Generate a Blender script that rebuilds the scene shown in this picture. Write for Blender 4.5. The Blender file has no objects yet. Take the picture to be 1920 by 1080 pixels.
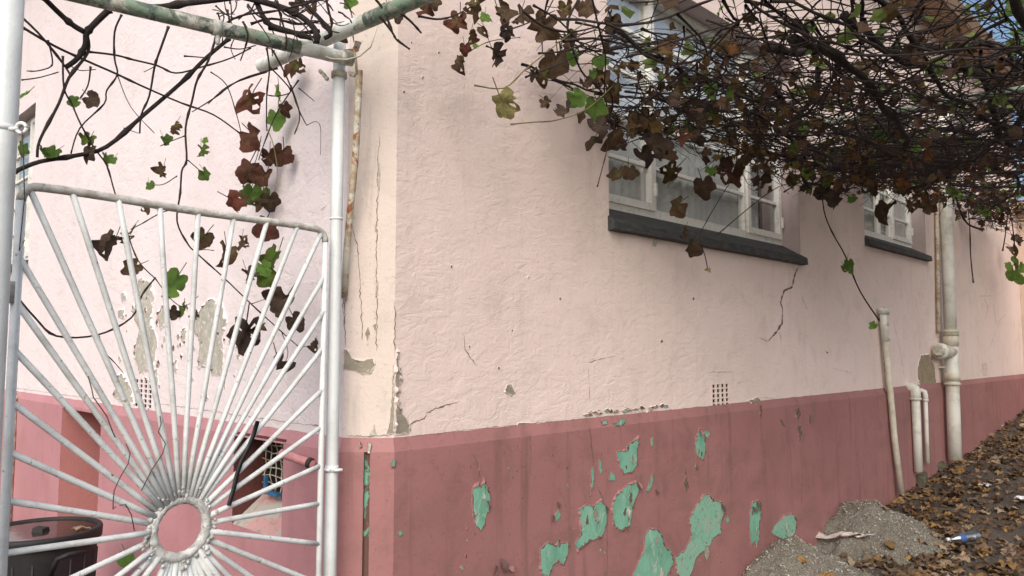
import bpy, bmesh, math, random
import numpy as np
from mathutils import Vector, Matrix, noise, Euler
from mathutils.geometry import tessellate_polygon

R = math.radians
random.seed(7)
S = bpy.context.scene
COL = S.collection

# ------------------------------------------------------------------ camera
FPX = 1441.0                      # focal length in photo pixels (1920 wide)
YAW, TILT = R(44.4), R(4.56)
EYE = Vector((-1.884, -2.507, 1.75))
cd = bpy.data.cameras.new('camera')
cam = bpy.data.objects.new('camera', cd)
COL.objects.link(cam)
cd.sensor_width = 36.0
cd.lens = FPX / 1920 * 36
cd.clip_start = 0.05
cd.clip_end = 1000
cam.location = EYE
cam.rotation_euler = (R(90) + TILT, 0, YAW - R(90))
S.camera = cam

# ------------------------------------------------------------------ light
SUN = Vector((-0.70, -0.55, 0.75)).normalized()
w = bpy.data.worlds.new('World')
S.world = w
w.use_nodes = True
nt = w.node_tree
bg = nt.nodes['Background']
sky = nt.nodes.new('ShaderNodeTexSky')
sky.sky_type = 'NISHITA'
sky.sun_disc = False
sky.sun_elevation = math.asin(SUN.z)
sky.sun_rotation = math.atan2(SUN.x, SUN.y)
sky.air_density = 1.0
sky.dust_density = 4.0
sky.ozone_density = 1.0
nt.links.new(sky.outputs[0], bg.inputs[0])
bg.inputs[1].default_value = 0.10
sl = bpy.data.lights.new('sun', 'SUN')
sl.energy = 1.5
sl.angle = R(65)
sl.color = (1.0, 0.975, 0.95)
so = bpy.data.objects.new('sun', sl)
COL.objects.link(so)
so.rotation_euler = (-SUN).to_track_quat('-Z', 'Y').to_euler()
vs = S.view_settings
vs.view_transform = 'Standard'
vs.look = 'None'
vs.gamma = 1.0
vs.exposure = 0.76

# ------------------------------------------------------------------ geometry of the view
F3 = Vector((math.cos(YAW) * math.cos(TILT), math.sin(YAW) * math.cos(TILT), math.sin(TILT)))
R3 = Vector((math.sin(YAW), -math.cos(YAW), 0))
U3 = R3.cross(F3)
XL = -0.14                        # plane of the left wall (x); right wall is y = 0
YB = 0.143                        # where the corner chamfer meets the left wall

def ray(p, q):
    return F3 + R3 * ((p - 960) / FPX) + U3 * ((540 - q) / FPX)

def at(p, q, d):                  # photo point -> world point at a given depth
    return EYE + ray(p, q) * d

def rw(p, q, y=0.0):              # on the right wall plane: (x, z)
    r = ray(p, q)
    s = (y - EYE.y) / r.y
    v = EYE + r * s
    return (v.x, v.z)

def lw(p, q, x=XL):               # on the left wall plane: (y, z)
    r = ray(p, q)
    s = (x - EYE.x) / r.x
    v = EYE + r * s
    return (v.y, v.z)

def rdepth(p, y=0.0):
    r = ray(p, 600)
    return (y - EYE.y) / r.y

GX = [-60, -1.0, 2.9, 6.0, 8.0, 11.35, 16, 60]
GZ = [0.0, 0.0, 0.16, 0.42, 0.57, 0.93, 1.05, 1.05]
def gz(x, y=0.0):
    return float(np.interp(x, GX, GZ)) + 0.02 * noise.noise((x * 1.3, y * 1.3, 0))

# ------------------------------------------------------------------ mesh helpers
class MB:
    def __init__(s):
        s.v, s.f, s.m = [], [], []
    def add(s, vs, fs, mi=0):
        o = len(s.v)
        s.v.extend([tuple(v) for v in vs])
        s.f.extend([tuple(i + o for i in f) for f in fs])
        s.m.extend([mi] * len(fs))
    def box(s, a, b, mi=0, T=None):
        x0, y0, z0 = a; x1, y1, z1 = b
        vs = [(x0, y0, z0), (x1, y0, z0), (x1, y1, z0), (x0, y1, z0), (x0, y0, z1), (x1, y0, z1), (x1, y1, z1), (x0, y1, z1)]
        if T: vs = [T(*v) for v in vs]
        s.add(vs, [(0, 3, 2, 1), (4, 5, 6, 7), (0, 1, 5, 4), (1, 2, 6, 5), (2, 3, 7, 6), (3, 0, 4, 7)], mi)
    def tube(s, pts, rad, n=8, cap=True, mi=0):
        pts = [Vector(p) for p in pts]
        k = len(pts)
        if not hasattr(rad, '__len__'): rad = [rad] * k
        t = (pts[1] - pts[0]).normalized()
        up = Vector((0, 0, 1)) if abs(t.z) < .9 else Vector((1, 0, 0))
        nrm = t.cross(up).normalized()
        vs = []
        for i in range(k):
            t2 = (pts[min(i + 1, k - 1)] - pts[max(i - 1, 0)])
            t2 = t2.normalized() if t2.length > 1e-9 else t
            nrm = (nrm - t2 * nrm.dot(t2))
            nrm = nrm.normalized() if nrm.length > 1e-6 else t2.orthogonal().normalized()
            bn = t2.cross(nrm)
            for j in range(n):
                a = 2 * math.pi * j / n
                vs.append(pts[i] + (nrm * math.cos(a) + bn * math.sin(a)) * rad[i])
        fs = []
        for i in range(k - 1):
            for j in range(n):
                a, b = i * n + j, i * n + (j + 1) % n
                fs.append((a, b, b + n, a + n))
        if cap:
            fs.append(tuple(range(n - 1, -1, -1)))
            fs.append(tuple((k - 1) * n + j for j in range(n)))
        s.add(vs, fs, mi)
    def lathe(s, prof, n=32, o=(0, 0, 0), mi=0):
        o = Vector(o); vs = []; fs = []
        for r_, z in prof:
            for j in range(n):
                a = 2 * math.pi * j / n
                vs.append(o + Vector((r_ * math.cos(a), r_ * math.sin(a), z)))
        for i in range(len(prof) - 1):
            for j in range(n):
                a, b = i * n + j, i * n + (j + 1) % n
                fs.append((a, b, b + n, a + n))
        s.add(vs, fs, mi)
    def mesh(s, name, mats, smooth=True, recalc=False):
        me = bpy.data.meshes.new(name)
        me.from_pydata(s.v, [], s.f)
        if not isinstance(mats, (list, tuple)): mats = [mats]
        for m in mats: me.materials.append(m)
        me.polygons.foreach_set('material_index', s.m)
        me.polygons.foreach_set('use_smooth', [smooth] * len(s.f))
        if recalc:
            bm = bmesh.new(); bm.from_mesh(me)
            bmesh.ops.recalc_face_normals(bm, faces=bm.faces)
            bm.to_mesh(me); bm.free()
        me.update()
        return me
    def obj(s, name, mats, parent=None, smooth=True, recalc=False):
        return link(name, s.mesh(name, mats, smooth, recalc), parent)

def link(name, data, parent=None):
    o = bpy.data.objects.new(name, data)
    COL.objects.link(o)
    if parent is not None:
        o.parent = parent
        bpy.context.view_layer
        o.matrix_parent_inverse = Matrix.Translation(-wloc(parent))
    return o

def wloc(o):
    return Vector(o.get('_loc', (0, 0, 0)))

def thing(name, label, cat, loc=(0, 0, 0), group=None):
    o = bpy.data.objects.new(name, None)
    COL.objects.link(o)
    o.empty_display_size = 0.1
    o.location = loc
    o['_loc'] = tuple(loc)
    return tag(o, label, cat, group)

def sub(name, parent):            # an Empty part with sub-parts (kept at the parent's origin)
    o = bpy.data.objects.new(name, None)
    COL.objects.link(o)
    o.parent = parent
    o.empty_display_size = 0.1
    o['_loc'] = tuple(wloc(parent))
    return o

def tag(o, label, cat, group=None):
    o['label'] = label; o['category'] = cat
    if group: o['group'] = group
    return o

# ------------------------------------------------------------------ materials
def newmat(name):
    m = bpy.data.materials.new(name)
    m.use_nodes = True
    t = m.node_tree
    b = t.nodes['Principled BSDF']
    return m, t, b

class NT:
    def __init__(s, t): s.t = t
    def n(s, kind, **kw):
        nd = s.t.nodes.new(kind)
        for k, v in kw.items():
            if k.startswith('i_'):
                nd.inputs[k[2:].replace('_', ' ')].default_value = v
            else: setattr(nd, k, v)
        return nd
    def l(s, a, b): s.t.links.new(a, b)
    def pos(s, scale=(1, 1, 1), obj=False):
        mp = s.n('ShaderNodeMapping')
        mp.inputs['Scale'].default_value = scale
        if obj:
            c = s.n('ShaderNodeTexCoord'); s.l(c.outputs['Object'], mp.inputs[0])
        else:
            c = s.n('ShaderNodeNewGeometry'); s.l(c.outputs['Position'], mp.inputs[0])
        return mp.outputs[0]
    def noise(s, vec, scale, detail=4, rough=.55, dist=0.0):
        nd = s.n('ShaderNodeTexNoise')
        s.l(vec, nd.inputs['Vector'])
        nd.inputs['Scale'].default_value = scale
        nd.inputs['Detail'].default_value = detail
        nd.inputs['Roughness'].default_value = rough
        nd.inputs['Distortion'].default_value = dist
        return nd.outputs['Fac']
    def ramp(s, fac, stops, interp='LINEAR'):
        r = s.n('ShaderNodeValToRGB')
        r.color_ramp.interpolation = interp
        e = r.color_ramp.elements
        while len(e) < len(stops): e.new(0.5)
        for i, (p, c) in enumerate(stops):
            e[i].position = p
            e[i].color = c if len(c) == 4 else (*c, 1)
        s.l(fac, r.inputs[0])
        return r.outputs[0]
    def mix(s, fac, a, b, mode='MIX'):
        m = s.n('ShaderNodeMix', data_type='RGBA', blend_type=mode)
        if isinstance(fac, (int, float)): m.inputs[0].default_value = fac
        else: s.l(fac, m.inputs[0])
        for v, i in ((a, 6), (b, 7)):
            if isinstance(v, (tuple, list)): m.inputs[i].default_value = (*v[:3], 1)
            else: s.l(v, m.inputs[i])
        return m.outputs[2]
    def math(s, op, a, b=0.0):
        m = s.n('ShaderNodeMath', operation=op)
        for v, i in ((a, 0), (b, 1)):
            if isinstance(v, (int, float)): m.inputs[i].default_value = v
            else: s.l(v, m.inputs[i])
        return m.outputs[0]
    def bump(s, h, strength, dist, prev=None):
        b = s.n('ShaderNodeBump')
        b.inputs['Strength'].default_value = strength
        b.inputs['Distance'].default_value = dist
        s.l(h, b.inputs['Height'])
        if prev is not None: s.l(prev, b.inputs['Normal'])
        return b.outputs[0]

BW = [(0, (0, 0, 0)), (1, (1, 1, 1))]
def plaster(name, c1, c2, stain, streak=.35, rough=.85, trowel=1.0, fine=1.0, grime=0.0):
    m, t, b = newmat(name); n = NT(t)
    P = n.pos()
    low = n.noise(P, 1.1, 3, .6)
    c = n.mix(n.ramp(low, [(.35, (0, 0, 0)), (.7, (1, 1, 1))]), c1, c2)
    # blotches of dirt and rain streaks
    bl = n.noise(P, 4.5, 5, .7, .4)
    c = n.mix(n.math('MULTIPLY', n.ramp(bl, [(.52, (0, 0, 0)), (.78, (1, 1, 1))]), .45), c, stain)
    st = n.noise(n.pos((7, 7, .55)), 1.6, 4, .65)
    c = n.mix(n.math('MULTIPLY', n.ramp(st, [(.54, (0, 0, 0)), (.74, (1, 1, 1))]), streak), c, stain)
    sp = n.noise(P, 60, 2, .6)
    c = n.mix(n.math('MULTIPLY', n.ramp(sp, [(.64, (0, 0, 0)), (.72, (1, 1, 1))]), .28), c, tuple(v * .45 for v in stain))
    if grime:
        g = n.noise(n.pos((1, 1, 1.6)), 2.2, 6, .72, .8)
        c = n.mix(n.math('MULTIPLY', n.ramp(g, [(.50, (0, 0, 0)), (.70, (1, 1, 1))]), grime), c, (.17, .10, .08))
    n.l(c, b.inputs['Base Color'])
    b.inputs['Roughness'].default_value = rough
    b.inputs['Specular IOR Level'].default_value = .25
    tr = n.noise(n.pos((1, 1, 1.9)), 9, 4, .62, .7)
    trr = n.ramp(tr, [(.40, (0, 0, 0)), (.50, (.55, .55, .55)), (.53, (.9, .9, .9)), (.72, (1, 1, 1))])
    msk = n.ramp(n.noise(P, 1.7, 3, .5), [(.38, (.25, .25, .25)), (.62, (1, 1, 1))])
    nb = n.bump(n.math('MULTIPLY', trr, msk), .21 * trowel, .012)
    fr = n.noise(P, 48, 4, .7)
    nb = n.bump(fr, .38 * fine, .006, nb)
    n.l(nb, b.inputs['Normal'])
    return m

def simple(name, c, rough=.6, c2=None, scale=8, lo=.4, hi=.65, bump=0.0, bscale=40, metal=0.0, spec=.4, obj=False, stretch=(1, 1, 1)):
    m, t, b = newmat(name); n = NT(t)
    P = n.pos(stretch, obj)
    if c2:
        f = n.ramp(n.noise(P, scale, 6, .65, .3), [(lo, (0, 0, 0)), (hi, (1, 1, 1))])
        col = n.mix(f, c, c2)
        n.l(col, b.inputs['Base Color'])
    else:
        b.inputs['Base Color'].default_value = (*c, 1)
    b.inputs['Roughness'].default_value = rough
    b.inputs['Metallic'].default_value = metal
    b.inputs['Specular IOR Level'].default_value = spec
    if bump:
        n.l(n.bump(n.noise(P, bscale, 6, .65), bump, .01), b.inputs['Normal'])
    return m

def flaky(name, layers, rough=.6, bump=.5, stretch=(1, 1, 1)):
    """painted metal with worn layers: layers = [(colour, scale, lo, hi)], first is the ground colour"""
    m, t, b = newmat(name); n = NT(t)
    P = n.pos(stretch)
    c = layers[0][0]; h = None
    for i, (cc, sc, lo, hi) in enumerate(layers[1:]):
        mp = n.n('ShaderNodeMapping'); mp.inputs['Location'].default_value = (i * 3.7, i * 1.3, i * 5.1)
        n.l(P, mp.inputs[0])
        f = n.ramp(n.noise(mp.outputs[0], sc, 8, .68, .5), [(lo, (0, 0, 0)), (hi, (1, 1, 1))])
        c = n.mix(f, c, cc)
        h = f if h is None else h
    n.l(c, b.inputs['Base Color'])
    b.inputs['Roughness'].default_value = rough
    if h is not None:
        nb = n.bump(h, bump, .003)
        nb = n.bump(n.noise(P, 120, 3, .6), .25, .003, nb)
        n.l(nb, b.inputs['Normal'])
    return m

M = {}
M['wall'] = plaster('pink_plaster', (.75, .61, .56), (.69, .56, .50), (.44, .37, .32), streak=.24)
M['wall_left'] = plaster('lit_pink_plaster', (.80, .71, .705), (.76, .665, .66), (.58, .51, .48), streak=.15)  # same house plaster, paler to carry the left side's brighter light
M['corner'] = plaster('stained_corner_plaster', (.66, .56, .50), (.56, .485, .425), (.33, .30, .25), streak=.75, trowel=.5)
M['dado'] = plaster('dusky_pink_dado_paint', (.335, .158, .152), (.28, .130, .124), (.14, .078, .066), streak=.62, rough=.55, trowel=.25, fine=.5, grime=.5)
M['dado_left'] = plaster('lit_dado_paint', (.50, .245, .262), (.445, .21, .222), (.33, .16, .16), streak=.35, rough=.6, trowel=.3, fine=.5)  # same dado paint, raised to carry the left side's brighter light
M['tan'] = plaster('tan_plaster', (.46, .31, .21), (.41, .28, .18), (.33, .2, .12), streak=.3)
M['green'] = flaky('old_green_paint', [((.185, .40, .285),), ((.125, .29, .20), 9, .42, .66), ((.34, .44, .36), 20, .56, .64), ((.14, .08, .06), 24, .615, .635)], .7, .6, (1, 1, .6))
M['green_pale'] = flaky('faded_green_paint', [((.20, .40, .285),), ((.30, .36, .29), 11, .48, .66), ((.14, .30, .20), 26, .55, .62), ((.10, .06, .05), 24, .62, .65)], .7, .5)
M['grey'] = flaky('bare_grey_plaster', [((.30, .27, .21),), ((.22, .195, .15), 14, .4, .65), ((.45, .42, .36), 40, .56, .66)], .95, .7)
M['grey_pale'] = flaky('bare_pale_plaster', [((.47, .45, .38),), ((.36, .345, .28), 14, .4, .65), ((.66, .58, .55), 34, .54, .6)], .95, .7)
M['brown_cement'] = flaky('brown_cement', [((.30, .235, .155),), ((.21, .165, .11), 14, .4, .65), ((.38, .31, .22), 40, .56, .66)], .95, .7)
M['edge'] = simple('dark_flake_edge_shade', (.085, .05, .042), .8, (.15, .075, .065), 60)  # dark flake underside, also the painted shadow line on patch rims
M['edge_pale'] = simple('pale_flake_edge', (.30, .245, .22), .8, (.42, .34, .31), 50)
M['crack'] = simple('crack_shadow', (.10, .07, .055), .95, (.19, .13, .10), 40)
M['white'] = flaky('white_gate_paint', [((.68, .70, .69),), ((.50, .51, .49), 10, .50, .75), ((.30, .27, .22), 55, .63, .70), ((.12, .10, .09), 45, .69, .72)], .45, .4)
M['white_post'] = flaky('white_post_paint', [((.66, .69, .68),), ((.54, .56, .54), 5, .45, .7), ((.25, .24, .22), 60, .69, .72)], .42, .25)
M['grimy'] = flaky('grimy_rough_weld', [((.62, .62, .59),), ((.40, .39, .35), 40, .45, .66), ((.10, .09, .08), 70, .62, .7)], .8, 1.0)
M['gate_top'] = flaky('dirty_white_rail', [((.60, .58, .53),), ((.36, .33, .28), 26, .40, .62), ((.13, .11, .09), 60, .63, .7)], .75, .6)
M['pergola'] = flaky('green_peeling_pipe', [((.52, .51, .45),), ((.19, .255, .18), 8, .45, .50), ((.06, .09, .075), 13, .50, .60), ((.34, .31, .25), 30, .54, .60)], .65, .7)
M['pergola_white'] = flaky('white_peeling_pipe', [((.66, .68, .63),), ((.42, .40, .33), 12, .48, .66), ((.22, .30, .23), 9, .62, .67), ((.14, .12, .10), 50, .64, .7)], .65, .6)
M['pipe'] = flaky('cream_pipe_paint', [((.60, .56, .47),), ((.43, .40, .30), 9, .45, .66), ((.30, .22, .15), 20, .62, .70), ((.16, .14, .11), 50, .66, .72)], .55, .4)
M['pipe_pale'] = flaky('pale_pipe_paint', [((.66, .66, .60),), ((.48, .47, .38), 6, .48, .68), ((.35, .22, .15), 22, .67, .72)], .5, .3)  # paler variant of the cream pipe paint
M['rust'] = flaky('rusty_cream_pipe', [((.58, .55, .45),), ((.36, .27, .17), 12, .45, .58), ((.27, .10, .035), 9, .56, .62), ((.12, .08, .05), 40, .60, .68)], .75, .6)
M['wood'] = simple('weathered_window_white', (.78, .77, .72), .55, (.55, .52, .45), 24, .5, .75, .25, 60)
M['slate'] = simple('dark_slate_sill', (.040, .042, .044), .75, (.085, .085, .08), 14, .4, .7, .7, 30, stretch=(1, 3, 3))
M['bark'] = simple('vine_bark', (.016, .011, .010), .9, (.036, .027, .023), 35, .4, .65, .8, 120)
M['twig'] = simple('vine_twig', (.022, .015, .014), .85, (.042, .029, .024), 25, .4, .7, .4, 150)
M['twig_green'] = simple('green_shoot', (.20, .20, .07), .7, (.16, .10, .05), 10)
M['black'] = simple('black_plastic', (.010, .010, .011), .6, (.02, .019, .018), 9, .45, .7, .15, 60)
M['rubber'] = simple('black_rubber_strip', (.012, .012, .013), .5)
M['wire'] = simple('dark_wire', (.05, .04, .035), .6)
M['blue'] = simple('blue_plastic', (.03, .13, .26), .5, (.05, .17, .32), 20)
M['pinkpipe'] = simple('pink_painted_pipe', (.62, .27, .27), .5, (.45, .2, .19), 20, .5, .75, .2)
M['void'] = simple('dark_interior_shade', (.012, .011, .010), .95)  # near-black colour standing in for shade inside openings
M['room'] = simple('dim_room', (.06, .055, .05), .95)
M['jamb'] = plaster('mauve_reveal_paint', (.50, .41, .40), (.44, .36, .35), (.32, .26, .24), streak=.3, trowel=.3)
M['soil'] = None
M['brickstone'] = simple('mossy_stone', (.13, .11, .08), .95, (.07, .075, .04), 9, .4, .6, .8, 30)
M['plastic_wrap'] = None
M['paper'] = simple('white_litter', (.75, .75, .75), .5, (.6, .6, .62), 30, bump=.3, bscale=30)
M['label'] = simple('blue_bottle_label', (.05, .10, .26), .4)
M['cap'] = simple('pale_blue_cap', (.72, .78, .84), .4)

def glassmat(name, tint, gl=.12, rough=.02, spec=1.0):
    m, t, b = newmat(name); n = NT(t)
    t.nodes.remove(b)
    out = t.nodes['Material Output']
    tr = n.n('ShaderNodeBsdfTransparent'); tr.inputs[0].default_value = (*tint, 1)
    g = n.n('ShaderNodeBsdfGlossy'); g.inputs['Roughness'].default_value = rough
    lwt = n.n('ShaderNodeLayerWeight'); lwt.inputs[0].default_value = .5
    fr = n.math('MULTIPLY', n.math('POWER', lwt.outputs['Facing'], 4.0), .55)
    nz = n.noise(n.pos(), 5, 3, .5)
    n.l(n.bump(nz, .08, .02), g.inputs['Normal'])
    mx = n.n('ShaderNodeMixShader')
    n.l(n.math('ADD', fr, gl), mx.inputs[0])
    n.l(tr.outputs[0], mx.inputs[1]); n.l(g.outputs[0], mx.inputs[2])
    n.l(mx.outputs[0], out.inputs[0])
    return m
M['glass'] = glassmat('window_glass', (.97, .98, .98), .20)
M['bottle'] = glassmat('clear_bottle_plastic', (.80, .86, .92), .42, .28)
M['plastic_wrap'] = simple('pale_plastic_film', (.46, .38, .36), .35, (.60, .54, .50), 18, .4, .65, .5, 30)

def curtainmat():
    m, t, b = newmat('net_curtain'); n = NT(t)
    out = t.nodes['Material Output']
    b.inputs['Roughness'].default_value = .9
    c = n.mix(n.ramp(n.noise(n.pos((1, 1, .15)), 22, 4, .6), [(.35, (0, 0, 0)), (.7, (1, 1, 1))]), (.84, .84, .82), (.90, .90, .88))
    n.l(c, b.inputs['Base Color'])
    return m
M['curtain'] = curtainmat()

def watermat():
    m, t, b = newmat('barrel_water'); n = NT(t)
    b.inputs['Base Color'].default_value = (.03, .024, .02, 1)
    b.inputs['Roughness'].default_value = .06
    b.inputs['IOR'].default_value = 1.33
    b.inputs['Specular IOR Level'].default_value = .9
    n.l(n.bump(n.noise(n.pos(), 14, 3, .5), .06, .01), b.inputs['Normal'])
    return m
M['water'] = watermat()

def soilmat():
    m, t, b = newmat('dark_path_soil'); n = NT(t)
    P = n.pos()
    c = n.mix(n.ramp(n.noise(P, 3.5, 8, .7), [(.35, (0, 0, 0)), (.7, (1, 1, 1))]), (.055, .045, .038), (.105, .088, .072))
    c = n.mix(n.ramp(n.noise(P, 55, 5, .7), [(.5, (0, 0, 0)), (.72, (1, 1, 1))]), c, (.17, .125, .075))
    n.l(c, b.inputs['Base Color'])
    b.inputs['Roughness'].default_value = .8
    nb = n.bump(n.noise(P, 18, 8, .7), .8, .03)
    n.l(n.bump(n.noise(P, 120, 5, .7), .6, .01, nb), b.inputs['Normal'])
    return m
M['soil'] = soilmat()

def sandmat():
    m, t, b = newmat('grey_grit_sand'); n = NT(t)
    P = n.pos()
    v = n.n('ShaderNodeTexVoronoi'); v.inputs['Scale'].default_value = 130; n.l(P, v.inputs['Vector'])
    g = n.noise(P, 90, 4, .7)
    c = n.mix(n.ramp(g, [(.35, (0, 0, 0)), (.68, (1, 1, 1))]), (.13, .118, .092), (.36, .335, .275))
    c = n.mix(n.math('MULTIPLY', n.ramp(v.outputs['Distance'], [(.25, (0, 0, 0)), (.8, (1, 1, 1))]), .55), c, (.13, .115, .09))
    c = n.mix(n.ramp(n.noise(P, 5, 5, .6), [(.45, (0, 0, 0)), (.7, (.55, .55, .55))]), c, (.17, .15, .115))
    n.l(c, b.inputs['Base Color'])
    b.inputs['Roughness'].default_value = .95
    nb = n.bump(v.outputs['Distance'], .8, .01)
    n.l(n.bump(g, .8, .012, nb), b.inputs['Normal'])
    return m
M['sand'] = sandmat()
M['grit'] = simple('pale_grit', (.50, .47, .40), .95, (.26, .235, .19), 30, .4, .6)

def leafmat(name, centre, edge, spread=.5, trans=.35, rough=.62):
    m, t, b = newmat(name); n = NT(t)
    out = t.nodes['Material Output']
    tc = n.n('ShaderNodeTexCoord'); oi = n.n('ShaderNodeObjectInfo')
    ln = n.n('ShaderNodeVectorMath', operation='LENGTH'); n.l(tc.outputs['Object'], ln.inputs[0])
    ad = n.n('ShaderNodeVectorMath', operation='ADD'); n.l(tc.outputs['Object'], ad.inputs[0])
    cm = n.n('ShaderNodeCombineXYZ'); n.l(n.math('MULTIPLY', oi.outputs['Random'], 31.0), cm.inputs[0]); n.l(cm.outputs[0], ad.inputs[1])
    nz = n.noise(ad.outputs[0], 3.2, 6, .65, .6)
    k = n.math('ADD', n.math('MULTIPLY', ln.outputs['Value'], .55), nz)
    f = n.ramp(k, [(spread + .12, (0, 0, 0)), (spread + .42, (1, 1, 1))])
    c = n.mix(f, centre, edge)
    vr = n.math('ADD', n.math('MULTIPLY', oi.outputs['Random'], .7), .65)
    hs = n.n('ShaderNodeHueSaturation'); n.l(vr, hs.inputs['Value']); n.l(c, hs.inputs['Color'])
    c = hs.outputs[0]
    fine = n.noise(ad.outputs[0], 14, 5, .7)
    c = n.mix(n.math('MULTIPLY', n.ramp(fine, [(.5, (0, 0, 0)), (.7, (1, 1, 1))]), .5), c, tuple(v * .45 for v in edge))
    n.l(c, b.inputs['Base Color'])
    b.inputs['Roughness'].default_value = rough
    b.inputs['Specular IOR Level'].default_value = .3
    nb = n.bump(fine, .5, .05)
    n.l(nb, b.inputs['Normal'])
    tr = n.n('ShaderNodeBsdfTranslucent'); n.l(c, tr.inputs[0])
    mx = n.n('ShaderNodeMixShader'); mx.inputs[0].default_value = trans
    n.l(b.outputs[0], mx.inputs[1]); n.l(tr.outputs[0], mx.inputs[2])
    n.l(mx.outputs[0], out.inputs[0])
    return m
LM = {
    'g': leafmat('leaf_green', (.135, .255, .05), (.20, .27, .07), .55, .5),
    'og': leafmat('leaf_olive', (.12, .22, .035), (.12, .075, .025), .45, .4),
    'ob': leafmat('leaf_olive_brown', (.13, .15, .035), (.085, .045, .022), .25, .3),
    'oy': leafmat('leaf_khaki', (.22, .20, .075), (.15, .12, .05), .5, .3),
    'b': leafmat('leaf_brown', (.12, .078, .042), (.075, .042, .026), .4, .3),
    'db': leafmat('leaf_dark_brown', (.085, .058, .038), (.055, .034, .026), .4, .22),
    'rb': leafmat('leaf_red_brown', (.12, .095, .035), (.105, .040, .024), .2, .3),
    'r': leafmat('leaf_red', (.15, .045, .03), (.06, .035, .02), .5, .35),
    'or': leafmat('leaf_orange_brown', (.26, .115, .04), (.15, .065, .03), .5, .45),
    'tan': leafmat('fallen_leaf_tan', (.27, .18, .10), (.17, .105, .06), .4, .1, .7),
    'brn': leafmat('fallen_leaf_brown', (.14, .085, .05), (.085, .05, .03), .4, .1, .7),
    'ylw': leafmat('fallen_leaf_ochre', (.33, .20, .075), (.22, .12, .05), .5, .1, .7),
    'pal': leafmat('fallen_leaf_pale', (.37, .28, .19), (.26, .18, .115), .5, .1, .7),
}
M['treeleaf'] = leafmat('tree_foliage', (.09, .17, .035), (.12, .22, .05), .5, .45)
M['treeleaf_dark'] = leafmat('dark_tree_foliage', (.045, .085, .03), (.06, .11, .035), .5, .35)

# ------------------------------------------------------------------ ground
def build_ground():
    xs = [-150, -60, -30, -15] + list(np.arange(-8, 14.01, .12)) + [15, 18, 24, 40, 80, 200]
    ys = [-150, -60, -30, -15, -8] + list(np.arange(-5, 5.01, .14)) + [7, 12, 25, 60, 200]
    vs = []
    for y in ys:
        for x in xs:
            z = gz(x, y)
            if -5 < y < 3 and -8 < x < 13:
                z += .012 * noise.fractal((x * 3, y * 3, 1), 1, 2, 4)
            vs.append((x, y, z))
    nx = len(xs)
    fs = [(j * nx + i, j * nx + i + 1, (j + 1) * nx + i + 1, (j + 1) * nx + i) for j in range(len(ys) - 1) for i in range(nx - 1)]
    b = MB(); b.add(vs, fs)
    o = b.obj('ground', M['soil'])
    o['kind'] = 'structure'
    o['label'] = 'dark soil path covered with leaf litter beside the pink wall'
    return o
build_ground()

# ------------------------------------------------------------------ the house
house = thing('pink_house', 'pink plastered house corner with darker rose base, peeling paint and slate window sills', 'house')
ZTOP, ZD, ZDB = 5.35, 1.395, 1.345      # wall top, dado line, foot of the dado bevel
PR = 0.022                              # how far the dado stands proud
TR = lambda u, d, z: (u, d, z)          # right wall frame: u = x, d = depth into the house
TL = lambda u, d, z: (XL + d, u, z)     # left wall frame: u = y
CA, CB = Vector((0, 0)), Vector((XL, YB))
CL = (CB - CA).length
cu = (CB - CA) / CL
cn = Vector((.7145, .6997)) * 1.0       # into the house
cn = Vector((cu.y, -cu.x)); cn = cn if cn.x > 0 else -cn
TC = lambda u, d, z: (CA.x + cu.x * u + cn.x * d, CA.y + cu.y * u + cn.y * d, z)

def lin(a, b, step, extra=()):
    k = max(1, int(round((b - a) / step)))
    base = [a + (b - a) * i / k for i in range(k + 1)]
    ex = [e for e in extra if a < e < b]
    base = [x for x in base if x in (a, b) or all(abs(x - e) > step * .35 for e in ex)] + ex
    return sorted(set(base))

AMP = .0028
def disp(u, z, d):
    return AMP * (noise.noise((u * 2.6, z * 2.6, d + 3)) + .5 * noise.noise((u * 6, z * 6, 9)))

def panel(name, T, u0, u1, z0, z1, mat, parent, holes=(), step=.05, amp=.004, freq=5.0, d=0.0, coarse=None):
    hu = [h for H in holes for h in H[:2]]; hz = [h for H in holes for h in H[2:]]
    us = lin(u0, u1, step, hu) if coarse is None else lin(u0, coarse, step, hu) + lin(coarse, u1, step * 4, hu)[1:]
    zs = lin(z0, z1, step, hz)
    idx = {}; b = MB(); vs = []; fs = []
    def inh(u, z):
        return any(H[0] < u < H[1] and H[2] < z < H[3] for H in holes)
    def edge(u, z):
        e = min(u - u0, u1 - u, z - z0, z1 - z)
        for H in holes:
            du = max(H[0] - u, 0, u - H[1]); dz = max(H[2] - z, 0, z - H[3])
            e = min(e, max(du, dz))
        return e
    def vid(i, j):
        if (i, j) not in idx:
            u, z = us[i], zs[j]
            k = min(1.0, max(0, edge(u, z)) / .06)
            dd = k * disp(u, z, d)
            idx[(i, j)] = len(vs); vs.append(T(u, d + dd, z))
        return idx[(i, j)]
    for i in range(len(us) - 1):
        for j in range(len(zs) - 1):
            if not inh((us[i] + us[i + 1]) / 2, (zs[j] + zs[j + 1]) / 2):
                fs.append((vid(i, j), vid(i + 1, j), vid(i + 1, j + 1), vid(i, j + 1)))
    b.add(vs, fs)
    return b.obj(name, mat, parent)

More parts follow.
